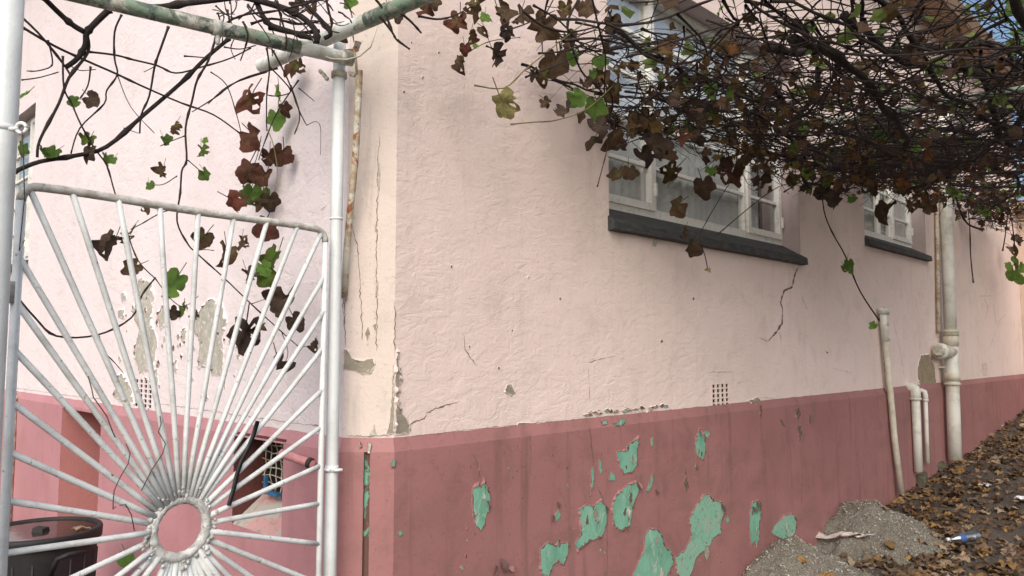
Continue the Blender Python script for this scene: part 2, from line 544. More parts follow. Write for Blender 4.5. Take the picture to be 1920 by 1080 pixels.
# window openings (u0, u1, z0, z1)
W1 = (rw(1142, 400)[0], rw(1500, 460)[0], 2.40, 3.98)
W2 = (rw(1621, 430)[0], rw(1737, 480)[0], 2.68, 3.98)
WL = (lw(62, 300)[0], lw(62, 300)[0] + 1.6, 2.44, 3.86)
AB1 = rw(1334, 720); AB1b = rw(1368, 764)
ABR = (AB1[0], AB1b[0], AB1b[1] + .006, AB1[1])
AB2 = (rw(1841, 690)[0], rw(1850, 690)[0] + .02, 1.41, 1.41 + .17)
ABL = (lw(286, 730)[0], lw(252, 730)[0], 1.405, 1.575)
REC = (lw(196, 800)[0], lw(122, 800)[0], -.05, 1.33)
VEN = (lw(539, 880)[0], lw(446, 880)[0], .93, 1.34)
XEND = 11.2
YEND = 8.5
HR = [W1, W2, ABR, AB2]
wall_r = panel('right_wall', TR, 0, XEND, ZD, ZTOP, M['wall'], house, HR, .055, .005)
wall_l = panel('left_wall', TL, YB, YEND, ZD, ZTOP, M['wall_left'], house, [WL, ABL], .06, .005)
wall_c = panel('corner_wall', TC, 0, CL, ZD, ZTOP, M['corner'], house, (), .05, .003)
# dado: proud face, split so that the corner mitres close
k = PR * math.tan(R(22.5))
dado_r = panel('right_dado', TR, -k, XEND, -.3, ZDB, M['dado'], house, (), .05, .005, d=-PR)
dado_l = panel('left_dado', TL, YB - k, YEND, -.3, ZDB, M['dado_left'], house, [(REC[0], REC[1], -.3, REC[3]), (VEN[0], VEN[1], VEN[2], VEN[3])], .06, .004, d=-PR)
gm, gw = CL * .50, .013                  # groove in the corner dado
dado_c = panel('corner_dado', TC, -k, gm - gw, -.3, ZDB, M['dado'], house, (), .04, .002, d=-PR)
panel('corner_dado_strip', TC, gm + gw, CL + k, -.3, ZDB, M['dado'], house, (), .04, .002, d=-PR)
M['groove'] = flaky('stained_groove', [((.13, .065, .05),), ((.16, .36, .25), 16, .52, .56), ((.24, .17, .08), 12, .58, .66)], .8, .6, (1, 1, .5))
b = MB()
b.box((gm - gw, -.004, -.3), (gm + gw, .02, ZDB), 0, TC)
for s_ in (-1, 1):
    b.box((gm + s_ * gw - .0015, -PR + .001, -.3), (gm + s_ * gw + .0015, .0, ZDB), 0, TC)
b.obj('groove', M['groove'], house, False)
# bevel on top of the dado
def bevel(name, T, u0, u1, e0, e1, mat, gap=None):
    b = MB(); us = lin(u0, u1, .05)
    vs = []
    for i, u in enumerate(us):
        t_ = (u - u0) / (u1 - u0)
        un = (u0 + e0) + (u1 - e1 - u0 - e0) * t_
        j = .004 * noise.noise((u * 9, 1, 2))
        vs += [T(u, -PR, ZDB), T(un, -.0015 + j * .2, ZD + .004 + j)]
    b.add(vs, [(2 * i, 2 * i + 2, 2 * i + 3, 2 * i + 1) for i in range(len(us) - 1)])
    return b.obj(name, mat, house)
bevel('dado_bevel', TR, -k, XEND, k, 0, M['dado'])
bevel('dado_bevel', TC, -k, CL + k, k, k, M['dado'])
bevel('dado_bevel', TL, YB - k, YEND, k, 0, M['dado_left'])

# recess and vent on the left
def recess(name, T, H, depth, mats, front, sill=0.0):
    s = sub(name, house)
    u0, u1, z0, z1 = H
    e = .02
    b = MB(); b.box((u1, front + .001, z0), (u1 + e, depth, z1), 0, T); b.obj('far_jamb', mats[0], s, False)
    b = MB(); b.box((u0 - e, front + .001, z0), (u0, depth, z1), 0, T); b.obj('near_jamb', mats[0], s, False)
    b = MB(); b.box((u0 - e, front + .001, z1), (u1 + e, depth, z1 + e), 0, T); b.obj('head', mats[0], s, False)
    b = MB(); b.box((u0 - e, depth, z0 - e), (u1 + e, depth + e, z1 + e), 0, T); b.obj('back', mats[1], s, False)
    if sill:
        b = MB()
        vs = [T(u0, front + .001, z0), T(u1, front + .001, z0), T(u1, depth, z0 + sill), T(u0, depth, z0 + sill),
              T(u0, front + .001, z0 - .03), T(u1, front + .001, z0 - .03), T(u1, depth, z0 - .03), T(u0, depth, z0 - .03)]
        b.add(vs, [(0, 1, 2, 3), (4, 7, 6, 5), (0, 4, 5, 1), (1, 5, 6, 2), (2, 6, 7, 3), (3, 7, 4, 0)])
        b.obj('sill', mats[2], s, False)
    return s
M['rec_shade'] = plaster('shaded_rose_recess', (.47, .20, .19), (.42, .17, .16), (.30, .13, .12), streak=.3, trowel=.4)  # rose paint deepened so the colour carries the recess shade
recess('doorway_recess', TL, REC, .6, [M['rec_shade'], M['rec_shade']], -PR)
M['ventsill'] = flaky('broken_cement_sill', [((.42, .38, .33),), ((.55, .29, .27), 7, .48, .52), ((.26, .245, .21), 20, .55, .65)], .9, .6)
M['maroon_shade'] = simple('shaded_maroon_lining', (.13, .04, .035), .8, (.07, .025, .022), 9, .4, .65, .3)  # red jamb lining, darkened to put the opening's shade into its colour
vent = recess('basement_vent', TL, VEN, .15, [M['maroon_shade'], M['void'], M['ventsill']], -PR, .13)
for i in range(9):                       # wire grille
    u = VEN[0] + (VEN[1] - VEN[0]) * (i + .5) / 9
    b = MB(); b.tube([TL(u + .006 * math.sin(j * 2 + i), .13 + .004 * (-1) ** j, VEN[2] + .1 + (VEN[3] - VEN[2] - .1) * j / 8) for j in range(9)], .003, 5)
    b.obj('grille_wire', M['rust'], vent)
for i in range(8):
    z = VEN[2] + .14 + (VEN[3] - VEN[2] - .15) * i / 7
    b = MB(); b.tube([TL(VEN[0] + (VEN[1] - VEN[0]) * j / 9, .13 + .004 * (-1) ** j, z + .005 * math.sin(j * 1.7 + i)) for j in range(10)], .003, 5)
    b.obj('grille_wire', M['rust'], vent)

# air bricks
def airbrick(T, H, nu, nz_, mat, d0=-.002):
    s = sub('air_brick', house)
    u0, u1, z0, z1 = H
    b = MB(); b.box((u0 - .004, .0095, z0 - .004), (u1 + .004, .03, z1 + .004), 0, T); b.obj('cavity_shade', M['void'], s, False)  # near-black plate close behind the bars paints the holes dark
    du, dz = (u1 - u0) / nu, (z1 - z0) / nz_
    for i in range(nu + 1):
        c = u0 + du * i
        b = MB(); b.box((c - du * .16, d0, z0), (c + du * .16, .008, z1), 0, T); b.obj('upright', mat, s, False)
    for j in range(nz_ + 1):
        c = z0 + dz * j
        b = MB(); b.box((u0, d0 + .0015, c - dz * .16), (u1, .007, c + dz * .16), 0, T); b.obj('crosspiece', mat, s, False)
airbrick(TR, ABR, 4, 5, M['wall'])
airbrick(TR, AB2, 4, 6, M['wall'])
airbrick(TL, ABL, 4, 6, M['wall_left'], -.001)

# eaves
b = MB()
b.box((-.40, -.30, ZTOP), (XEND + .3, .2, ZTOP + .03)); b.box((-.44, .2, ZTOP), (.2, YEND, ZTOP + .03))
b.obj('soffit', M['tan'], house, False)
b = MB()
b.box((-.42, -.33, ZTOP - .02), (XEND + .32, -.302, ZTOP + .18)); b.box((-.47, -.30, ZTOP - .02), (-.442, YEND, ZTOP + .18))
b.obj('fascia', simple('brown_fascia', (.20, .125, .08), .6, (.15, .09, .06), 10), house, False)
b = MB()
b.add([(-.47, -.33, ZTOP + .18), (XEND + .32, -.33, ZTOP + .18), (XEND + .32, 5, ZTOP + 2.6), (4.5, 5, ZTOP + 2.6), (-.47, YEND, ZTOP + .18)],
      [(0, 1, 2, 3), (0, 3, 4)])
b.obj('roof', simple('red_roof', (.22, .09, .06), .8, (.15, .07, .05), 12), house, False)

# windows
def window(T, H, sillh, mull, cas, fd=.14, rows=5, gaps=()):
    s = sub('window', house)
    u0, u1, z0, z1 = H
    e = .02
    zf = z0 + sillh                     # foot of the frame
    b = MB()
    b.box((u1, .0015, z0), (u1 + e, .3, z1), 0, T); b.box((u0 - e, .0015, z0), (u0, .3, z1), 0, T); b.box((u0 - e, .0015, z1), (u1 + e, .3, z1 + e), 0, T)
    b.obj('reveal', M['jamb'], s, False)
    # sloping slate sill
    segs = lin(u0 - .012, u1 + .02, .06); vs = []; fs = []
    for i, u in enumerate(segs):
        j = .005 * noise.noise((u * 11, z0, 4)); j2 = .006 * noise.noise((u * 14, z0, 8))
        vs += [T(u, fd + .01, zf), T(u, -.045 + j2, z0 + .045 + j), T(u, -.05 + j2, z0 - .005 + j), T(u, .02, z0 - .012), T(u, fd + .01, z0 - .01)]
    for i in range(len(segs) - 1):
        for j in range(5):
            a, c = i * 5 + j, i * 5 + (j + 1) % 5
            fs.append((a, c, c + 5, a + 5))
    fs += [(0, 1, 2, 3, 4), tuple((len(segs) - 1) * 5 + j for j in (4, 3, 2, 1, 0))]
    b = MB(); b.add(vs, fs); b.obj('sill', M['slate'], s, False, True)
    fw = .04
    b = MB()
    for (a, c) in ((u0, u0 + fw * .6), (u1 - fw, u1)): b.box((a, fd, zf - .01), (c, fd + .05, z1), 0, T)
    b.box((u0 + fw * .6, fd - .004, zf - .012), (u1 - fw, fd + .05, zf + .045), 0, T); b.box((u0 + fw * .6, fd, z1 - fw), (u1 - fw, fd + .05, z1), 0, T)
    for mu in mull: b.box((mu - .02, fd - .003, zf + .045), (mu + .02, fd + .05, z1 - fw), 0, T)
    b.obj('frame', M['wood'], s, False)
    lights = [u0 + fw * .6] + list(mull) + [u1 - fw]
    rz = [zf + .045 + (z1 - fw - zf - .045) * i / rows for i in range(rows + 1)]
    for li in range(len(lights) - 1):
        a = lights[li] + (.02 if li else 0); c = lights[li + 1] - (.02 if li < len(lights) - 2 else 0)
        if li in cas:                   # opening casement: its own proud frame
            b = MB(); q = .032; f2 = fd - .018
            b.box((a - .008, f2, rz[0] - .012), (a + q, fd + .03, rz[-1]), 0, T); b.box((c - q, f2, rz[0] - .012), (c + .008, fd + .03, rz[-1]), 0, T)
            b.box((a + q, f2 + .001, rz[0] - .012), (c - q, fd + .03, rz[0] + q), 0, T); b.box((a + q, f2 + .001, rz[-1] - q), (c - q, fd + .03, rz[-1]), 0, T)
            b.obj('casement_frame', M['wood'], s, False)
            b = MB(); b.box((c - .004, f2 - .014, rz[0] + .08), (c + .012, f2, rz[0] + .16), 0, T); b.obj('hinge', M['wood'], s, False)
            a += q; c -= q
        for i in range(1, rows):
            b = MB(); b.box((a, fd + .002, rz[i] - .011), (c, fd + .034, rz[i] + .011), 0, T); b.obj('glazing_bar', M['wood'], s, False)
        for i in range(rows):
            b = MB(); b.box((a - .002, fd + .020, rz[i] + .008), (c + .002, fd + .024, rz[i + 1] - .008), 0, T)
            b.obj('pane', M['glass'], s, False)
    # net curtains behind the panes
    for (a, c) in gaps:
        us = lin(a, c, .012); zs = [zf - .02, (zf + z1) / 2, z1]
        vs = [T(u, fd + .06 + .0045 * math.sin(u * 62 + 3 * math.sin(u * 7)) + .005 * math.sin(u * 23 + j), z) for j, z in enumerate(zs) for u in us]
        nu = len(us)
        b = MB(); b.add(vs, [(j * nu + i, j * nu + i + 1, (j + 1) * nu + i + 1, (j + 1) * nu + i) for j in range(2) for i in range(nu - 1)])
        b.obj('curtain', M['curtain'], s)
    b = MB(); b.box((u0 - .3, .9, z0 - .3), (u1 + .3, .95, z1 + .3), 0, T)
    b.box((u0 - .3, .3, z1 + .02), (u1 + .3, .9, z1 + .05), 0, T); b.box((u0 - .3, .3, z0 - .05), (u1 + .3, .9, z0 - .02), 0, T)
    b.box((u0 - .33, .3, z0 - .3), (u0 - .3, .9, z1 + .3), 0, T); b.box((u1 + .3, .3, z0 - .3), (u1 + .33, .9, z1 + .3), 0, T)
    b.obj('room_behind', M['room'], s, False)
    return s
m1 = [rw(1226, 330, .14)[0], rw(1398, 400, .14)[0]]
g1, g2 = rw(1203, 350, .22)[0], rw(1217, 350, .22)[0]
g3, g4 = rw(1376, 350, .22)[0], rw(1396, 350, .22)[0]
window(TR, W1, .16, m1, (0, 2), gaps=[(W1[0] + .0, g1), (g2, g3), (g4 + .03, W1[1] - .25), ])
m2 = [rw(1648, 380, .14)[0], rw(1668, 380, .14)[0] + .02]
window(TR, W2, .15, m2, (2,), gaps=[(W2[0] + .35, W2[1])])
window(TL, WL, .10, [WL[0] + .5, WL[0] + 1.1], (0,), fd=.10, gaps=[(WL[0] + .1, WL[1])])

# ------------------------------------------------------------------ worn patches and cracks in the wall
def densify(poly, step, jit, seed):
    out = []
    n_ = len(poly)
    for i in range(n_):
        a, c = Vector(poly[i]), Vector(poly[(i + 1) % n_])
        k = max(1, int((c - a).length / step))
        for j in range(k):
            p = a + (c - a) * j / k
            nn = noise.noise_vector((p.x * 70 + seed, p.y * 70, seed)) + .6 * noise.noise_vector((p.x * 220, p.y * 220 + seed, seed))
            out.append(p + Vector((nn.x, nn.y)) * jit)
    return out

def patch(poly, T, base, paint, parent, edge='edge', d=0.0, lift=.0045, wid=.008, step=.009, jit=.006, name='peeled_patch', bulge=0):
    """bare patch where paint has come off: base film, raised ragged rim of paint, dark underside with painted curl shadow"""
    seed = random.random() * 50
    T0 = T; T = lambda u, dd, z: T0(u, dd + disp(u, z, d) - .0006, z)
    ar = sum(poly[i][0] * poly[(i + 1) % len(poly)][1] - poly[(i + 1) % len(poly)][0] * poly[i][1] for i in range(len(poly)))
    if ar < 0: poly = poly[::-1]
    size = math.sqrt(abs(ar) / 2)
    sc = min(1, size / .09)
    pts = densify(poly, step * max(.45, sc), jit * max(.35, sc), seed)
    n_ = len(pts); wid *= max(.35, sc); lift *= max(.5, sc)
    nor = []
    for i in range(n_):
        t_ = pts[(i + 1) % n_] - pts[i - 1]
        v = Vector((t_.y, -t_.x)); nor.append(v.normalized() if v.length > 1e-9 else Vector((0, 0)))
    b = MB()
    tris = tessellate_polygon([[Vector((p.x, p.y, 0)) for p in pts]])
    b.add([T(p.x, d - .0012 - (.0 if not bulge else 0), p.y) for p in pts], [tuple(t_) for t_ in tris])
    o = b.obj(name, base, parent, False)
    vs = []; fs = []; mi = []
    for i, p in enumerate(pts):
        h = lift * (.25 + .9 * abs(noise.noise((p.x * 28 + seed, p.y * 28, 3))) + (1.5 if noise.noise((p.x * 38, p.y * 38, seed)) > .22 else 0))
        w_ = wid * (.5 + abs(noise.noise((p.x * 40, p.y * 40 + seed, 1))))
        ed = (.0015 + .010 * max(0, noise.noise((p.x * 33, p.y * 33, seed + 5)))) * max(.4, sc)  # inner ring widened to paint in the curl's shadow
        q1 = p + nor[i] * w_; q2 = p + nor[i] * w_ * .35; q3 = p - nor[i] * h * .45
        vs += [T(q1.x, d + .0006, q1.y), T(q2.x, d - h * .55, q2.y), T(q3.x, d - h, q3.y), T(q3.x - nor[i].x * ed, d - .0018, q3.y - nor[i].y * ed)]
    b = MB()
    for i in range(n_):
        a, c = i * 4, ((i + 1) % n_) * 4
        b.f += [(a, c, c + 1, a + 1), (a + 1, c + 1, c + 2, a + 2), (a + 2, c + 2, c + 3, a + 3)]
        b.m += [0, 0, 1]
    b.v = vs
    b.obj('paint_rim', [paint, M[edge]], parent, False)
    return o

def crack(pts, T, wid, parent, mat, d=0.0, name='crack', step=.008, jit=.006, lip=True):
    out = []; seed = random.random() * 40
    T0 = T; T = lambda u, dd, z: T0(u, dd + disp(u, z, d) - .0006, z)
    for i in range(len(pts) - 1):
        a, c = Vector(pts[i]), Vector(pts[i + 1]); k = max(1, int((c - a).length / step))
        for j in range(k + (i == len(pts) - 2)):
            p = a + (c - a) * j / k
            nn = noise.noise_vector((p.x * 45 + seed, p.y * 45, 1)) + .7 * noise.noise_vector((p.x * 140, p.y * 140, seed))
            out.append(p + Vector((nn.x, nn.y)) * jit)
    vs = []; n_ = len(out); fs = []
    for i, p in enumerate(out):
        t_ = out[min(i + 1, n_ - 1)] - out[max(i - 1, 0)]; t_ = t_.normalized() if t_.length else Vector((1, 0))
        nn = Vector((t_.y, -t_.x)); f = min(1, i / 4, (n_ - 1 - i) / 4) * wid * (.35 + 1.0 * abs(noise.noise((p.x * 22, p.y * 22, seed))) * 1.6)
        a, c = p + nn * f, p - nn * f
        e_ = p + nn * (f + .012)
        vs += [T(a.x, d - .0012, a.y), T(c.x, d - .0012, c.y)]
    b = MB(); b.add(vs, [(2 * i, 2 * i + 1, 2 * i + 3, 2 * i + 2) for i in range(n_ - 1)])
    return b.obj(name, mat, parent, False)

DR = -PR
def PX(poly, plane='R', d=0.0):
    return [rw(p, q, d) if plane == 'R' else lw(p, q, XL + d) for p, q in poly]

G = [  # green patches on the right dado, photo outlines
    ('green', [(886, 918), (896, 905), (902, 914), (907, 898), (914, 912), (921, 930), (918, 962), (911, 965), (909, 985), (902, 996), (893, 988), (886, 955)]),
    ('green', [(1155, 848), (1174, 843), (1180, 832), (1198, 818), (1195, 850), (1194, 872), (1185, 886), (1168, 889), (1160, 872)]),
    ('green', [(1150, 935), (1160, 922), (1178, 908), (1193, 902), (1198, 920), (1188, 945), (1182, 985), (1165, 996), (1150, 985), (1146, 955)]),
    ('green', [(1085, 955), (1100, 946), (1112, 950), (1126, 936), (1137, 950), (1138, 980), (1128, 1008), (1106, 1015), (1082, 1033), (1078, 1020), (1090, 1000)]),
    ('green', [(1012, 1030), (1026, 1016), (1040, 1022), (1066, 1016), (1066, 1035), (1056, 1063), (1046, 1052), (1036, 1062), (1028, 1084), (1014, 1075)]),
    ('green', [(1107, 925), (1108, 880), (1113, 874), (1113, 905), (1104, 930)]),
    ('green', [(1121, 866), (1125, 860), (1129, 884), (1124, 888)]),
    ('green', [(1141, 900), (1144, 884), (1152, 890), (1153, 902)]),
    ('green', [(1210, 920), (1216, 910), (1221, 888), (1224, 893), (1222, 915), (1214, 922)]),
    ('green', [(1042, 962), (1038, 972), (1042, 978), (1052, 968), (1047, 955)]),
    ('green', [(1208, 1005), (1217, 990), (1232, 992), (1240, 1003), (1246, 1024), (1258, 1032), (1263, 1055), (1252, 1080), (1240, 1120), (1200, 1120), (1185, 1080), (1198, 1050), (1208, 1030)]),
    ('green_pale', [(1300, 955), (1318, 928), (1328, 925), (1338, 938), (1352, 940), (1359, 962), (1350, 985), (1352, 1000), (1338, 1008), (1326, 1030), (1305, 1045), (1296, 1075), (1285, 1100), (1268, 1075), (1266, 1045), (1284, 1030), (1296, 1005), (1292, 975)]),
    ('green', [(1305, 820), (1311, 802), (1321, 818), (1323, 845), (1318, 862), (1307, 856), (1303, 835)]),
    ('green', [(1317, 815), (1324, 806), (1331, 812), (1326, 822)]),
    ('green', [(1405, 965), (1410, 940), (1424, 938), (1427, 955), (1423, 985), (1423, 1010), (1418, 1028), (1413, 1015), (1407, 1025), (1405, 990)]),
    ('green_pale', [(1445, 1000), (1452, 985), (1470, 966), (1485, 962), (1493, 975), (1492, 1000), (1470, 1015)]),
    ('green', [(1128, 788), (1138, 785), (1137, 795), (1130, 797)]),
    ('green', [(1150, 794), (1162, 790), (1166, 783), (1174, 786), (1170, 796), (1156, 800)]),
    ('green', [(1220, 822), (1224, 820), (1224, 836), (1220, 836)]),
    ('green', [(733, 868), (738, 860), (742, 866), (739, 876), (734, 876)]),
    ('green', [(744, 1000), (751, 995), (757, 1000), (750, 1006)]),
    ('green', [(862, 1064), (866, 1060), (870, 1066), (865, 1070)]),
    ('green', [(1360, 975), (1364, 968), (1368, 976), (1363, 982)]),
]
rq = random.Random(5)
def blob(cx, cy, r_, k=9, asp=1.0):
    return [(cx + r_ * asp * math.cos(2 * math.pi * i / k) * rq.uniform(.5, 1.2), cy + r_ * math.sin(2 * math.pi * i / k) * rq.uniform(.5, 1.2)) for i in range(k)]
for mname, poly in G:
    P2 = PX(poly, 'R', DR)
    patch(P2, TR, M[mname], M['dado'], dado_r, d=DR)
    ar = abs(sum(P2[i][0] * P2[(i + 1) % len(P2)][1] - P2[(i + 1) % len(P2)][0] * P2[i][1] for i in range(len(P2)))) / 2
    if ar > .006:
        cx, cy = sum(p[0] for p in P2) / len(P2), sum(p[1] for p in P2) / len(P2); r0 = math.sqrt(ar / math.pi)
        for k_ in range(3 if ar > .02 else 2):
            q_ = (cx + rq.uniform(-.45, .45) * r0, cy + rq.uniform(-.8, .8) * r0)
            patch(blob(*q_, r0 * rq.uniform(.14, .30), 9, .6), TR, M[rq.choice(['grey', 'grey_pale', 'crack', 'green_pale'])], M[mname], dado_r, d=DR - .0016, lift=.0022, wid=.005)
for i in range(60):                       # small chips
    p, q = rq.uniform(860, 1560), rq.uniform(830, 1070)
    if q > 1080 - (p - 1400) * .6: continue
    u_, z_ = rw(p, q, DR)
    patch(blob(u_, z_, rq.uniform(.003, .010), 7, .7), TR, M[rq.choice(['crack', 'crack', 'green', 'edge'])], M['dado'], dado_r, d=DR, lift=.003, wid=.005)
# loose flakes that stand off the wall
def flake(p, q, sz, T, d, parent, mat='dado', twist=0.0, name='paint_flake', plane='R'):
    u, z = rw(p, q, d) if plane == 'R' else lw(p, q, XL + d)
    b = MB(); k = 6; vs = []; fs = []
    for i in range(k + 1):
        t_ = i / k
        cu_ = .018 * math.sin(t_ * 2.4) + .006 * t_
        for s_ in (-1, 0, 1):
            ww = sz * .32 * (1 - abs(t_ - .45) * 1.4) * s_ * (1 + .3 * noise.noise((p, i, s_)))
            x, y = ww, -sz * t_
            ca, sa = math.cos(twist), math.sin(twist)
            vs.append(T(u + x * ca - y * sa, d - .003 - cu_ * (sz / .06) - .005 * s_ * s_, z + x * sa + y * ca))
    for i in range(k):
        for j in range(2): fs.append((i * 3 + j, i * 3 + j + 1, i * 3 + j + 4, i * 3 + j + 3))
    b.add(vs, fs); return b.obj(name, M[mat], parent)
for p, q, s_, tw in [(938, 1048, .10, .3), (930, 1060, .07, -.7), (950, 1062, .07, 1.1), (1044, 940, .05, .2), (1036, 965, .05, -.4), (1418, 940, .10, 0), (1410, 950, .08, .5),
                     (1352, 945, .08, .2), (1311, 806, .06, 0),                      (913, 938, .05, .1), (1196, 905, .06, .2), (1228, 918, .05, .6), (1136, 948, .06, -.3)]:
    flake(p, q, s_ * .62, TR, DR, dado_r, 'edge' if random.random() < .8 else 'dado', tw)
for poly in ([(1492, 768), (1497, 762), (1501, 775), (1497, 790), (1493, 782)], [(1496, 800), (1501, 798), (1503, 815), (1499, 830)], [(1462, 785), (1466, 788), (1472, 800), (1466, 798)],
             [(1517, 780), (1520, 778), (1520, 794), (1517, 794)], [(1282, 905), (1287, 893), (1291, 912), (1286, 924)], [(1283, 885), (1286, 880), (1288, 892)], [(1303, 878), (1306, 866), (1310, 880), (1304, 884)],
             [(1424, 760), (1428, 760), (1427, 785), (1425, 780)]):
    patch(PX(poly, 'R', DR), TR, M['crack'], M['dado'], dado_r, d=DR, lift=.004, wid=.006)
for pts, wd in [([(886, 848), (893, 870), (898, 884), (901, 905)], .0016), ([(993, 800), (995, 850), (994, 895)], .0014), ([(1103, 792), (1108, 830), (1113, 875)], .0024), ([(1118, 908), (1132, 940), (1139, 975), (1138, 1040), (1136, 1090)], .0014),
                ([(1502, 835), (1504, 880), (1503, 950)], .0016), ([(1160, 760), (1200, 772), (1198, 820)], .001), ([(1340, 745), (1343, 800)], .001)]:
    crack(PX(pts, 'R', DR), TR, wd, dado_r, M['crack'], DR)
# upper right wall: bare plaster, cracks
for poly in ([(741, 668), (747, 658), (749, 690), (752, 712), (747, 735), (752, 770), (766, 795), (760, 812), (727, 814), (738, 790), (737, 740), (735, 712)],):
    pass
UP = [
    ('grey', [(742, 672), (746, 655), (748, 690), (753, 712), (747, 738), (747, 762), (757, 778), (768, 800), (764, 812), (741, 814), (742, 760), (741, 715)]),
    ('grey', [(945, 735), (950, 722), (957, 720), (961, 730), (966, 738), (957, 742)]),
    ('grey', [(968, 799), (973, 792), (997, 793), (995, 801), (980, 804)]),
    ('grey_pale', [(1222, 462), (1227, 442), (1233, 448), (1230, 462)]),
    ('brown_cement', [(1720, 690), (1726, 666), (1742, 664), (1752, 690), (1754, 720), (1750, 740), (1742, 760), (1730, 735), (1721, 715)]),
    ('grey', [(1400, 752), (1420, 745), (1427, 755), (1424, 762), (1410, 758)]),
    ('grey_pale', [(1196, 781), (1213, 772), (1220, 778), (1208, 784)]),
]
for mname, poly in UP:
    patch(PX(poly), TR, M[mname], M['wall'], wall_r, 'edge_pale', lift=.006, wid=.010)
for pts, wd in [([(766, 796), (795, 785), (800, 773), (835, 760), (862, 752)], .0026), ([(1497, 500), (1490, 515), (1485, 538), (1470, 545), (1463, 567), (1467, 580), (1466, 605), (1456, 622), (1440, 640)], .0085),
                ([(1440, 640), (1420, 632)], .002), ([(1460, 620), (1465, 640)], .0016), ([(1500, 545), (1505, 563), (1515, 583)], .0022), ([(868, 625), (872, 655), (895, 690)], .0016),
                ([(1100, 680), (1150, 668)], .0016), ([(1103, 685), (1106, 760)], .001), ([(1560, 690), (1600, 700)], .001), ([(1640, 515), (1650, 540)], .0014), ([(1675, 600), (1690, 670), (1696, 715)], .0022),
                ([(1325, 698), (1372, 697), (1374, 720)], .0010), ([(1310, 745), (1330, 725)], .001), ([(1380, 718), (1395, 715)], .0014), ([(1420, 745), (1455, 747)], .0012), ([(1545, 655), (1552, 665)], .003),
                ([(770, 818), (860, 808), (940, 799), (1040, 790), (1130, 782), (1230, 770)], .0009), ([(1250, 768), (1330, 762), (1420, 752), (1540, 741), (1650, 733)], .0008),
                ([(1845, 560), (1852, 575), (1847, 600)], .004), ([(1862, 570), (1868, 610)], .004), ([(1855, 655), (1875, 600), (1885, 590)], .002), ([(1836, 555), (1860, 555)], .002)]:
    crack(PX(pts), TR, wd, wall_r, M['crack'])
# flakes along the dado line
for i in range(22):
    p = random.uniform(1090, 1260)
    q = 806 - (p - 860) * .091 - random.uniform(6, 12)
    patch(PX([(p - random.uniform(3, 8), q), (p, q - random.uniform(2, 5)), (p + random.uniform(3, 8), q + 1), (p, q + random.uniform(2, 5))]), TR, M[random.choice(['grey', 'crack', 'green', 'grey_pale'])], M['wall'], wall_r, 'edge', d=-.004, lift=.006, wid=.006)
# little dark pocks on the big wall
for p, q in [(757, 172), (792, 145), (823, 99), (771, 80), (880, 650), (1551, 661), (935, 690), (990, 520), (960, 620), (1050, 560), (846, 500), (1300, 560), (1240, 640)]:
    r_ = random.uniform(2, 4)
    patch(PX([(p - r_ * .7, q), (p, q - r_), (p + r_ * .7, q), (p, q + r_)]), TR, M['crack'], M['wall'], wall_r, 'edge_pale', lift=.003, wid=.005)
# corner face
def CX(poly, d=0.0):
    out = []
    P0 = Vector(TC(0, d, 0)); N = Vector((cn.x, cn.y, 0))
    for p, q in poly:
        r = ray(p, q); s_ = (P0 - EYE).dot(N) / r.dot(N); v = EYE + r * s_
        out.append(((Vector((v.x, v.y)) - CA).dot(cu), v.z))
    return out
for mname, poly in [('grey', [(645, 655), (652, 656), (660, 672), (680, 676), (700, 672), (704, 682), (694, 700), (680, 702), (664, 695), (645, 693)]),
                    ('grey', [(737, 685), (739, 700), (739, 812), (725, 814), (731, 790), (735, 745)]),
                    ('grey_pale', [(692, 817), (702, 795), (707, 817)]), ('grey_pale', [(703, 420), (707, 424), (706, 436), (703, 434)]), ('grey_pale', [(706, 520), (709, 530), (708, 556), (704, 556)]), ('grey', [(685, 625), (690, 612), (694, 625), (689, 638)]),
                    ('grey_pale', [(708, 300), (713, 310), (712, 360), (708, 350)]), ('grey', [(700, 610), (706, 606), (704, 622)])]:
    patch(CX(poly), TC, M[mname], M['corner'], wall_c, 'edge_pale', lift=.004, wid=.008, jit=.004)
for pts in ([(712, 250), (708, 330), (707, 420), (706, 520), (707, 600), (706, 660)], [(648, 540), (646, 600), (646, 655)], [(740, 560), (741, 600), (739, 660)], [(645, 815), (680, 819), (736, 817)], [(660, 420), (672, 470), (680, 640)], [(640, 505), (646, 620)]):
    crack(CX(pts), TC, .0016, wall_c, M['crack'])
for poly in ([(674, 830), (677, 828), (678, 838), (674, 840)], [(690, 830), (696, 832), (695, 850), (690, 850)]):
    patch(CX(poly, DR), TC, M['grey_pale'], M['dado'], dado_c, d=DR, lift=.003, wid=.004)
# left wall: weathered plaster
LP = [[(262, 522), (285, 530), (290, 560), (284, 600), (296, 640), (288, 690), (262, 700), (252, 660), (262, 620), (250, 585), (258, 550)],
      [(372, 585), (395, 560), (418, 570), (425, 600), (418, 640), (420, 700), (398, 704), (396, 680), (372, 690), (376, 640), (362, 615)],
      [(222, 705), (232, 698), (248, 730), (252, 756), (222, 750), (215, 740)], [(430, 640), (436, 620), (440, 640), (434, 668)], [(327, 680), (333, 672), (332, 698), (326, 695)],
      [(222, 582), (234, 580), (234, 596), (223, 596)], [(340, 620), (350, 612), (348, 638), (342, 640)], [(444, 668), (452, 660), (450, 678)], [(228, 550), (236, 548), (238, 562), (230, 566)],
      [(296, 585), (312, 570), (316, 600), (302, 618)], [(283, 702), (295, 690), (297, 720), (286, 722)], [(418, 720), (423, 714), (422, 732)]]
for poly in LP:
    patch(PX(poly, 'L'), TL, M['grey_pale'], M['wall_left'], wall_l, 'edge_pale', lift=.007, wid=.014, jit=.014, step=.011)
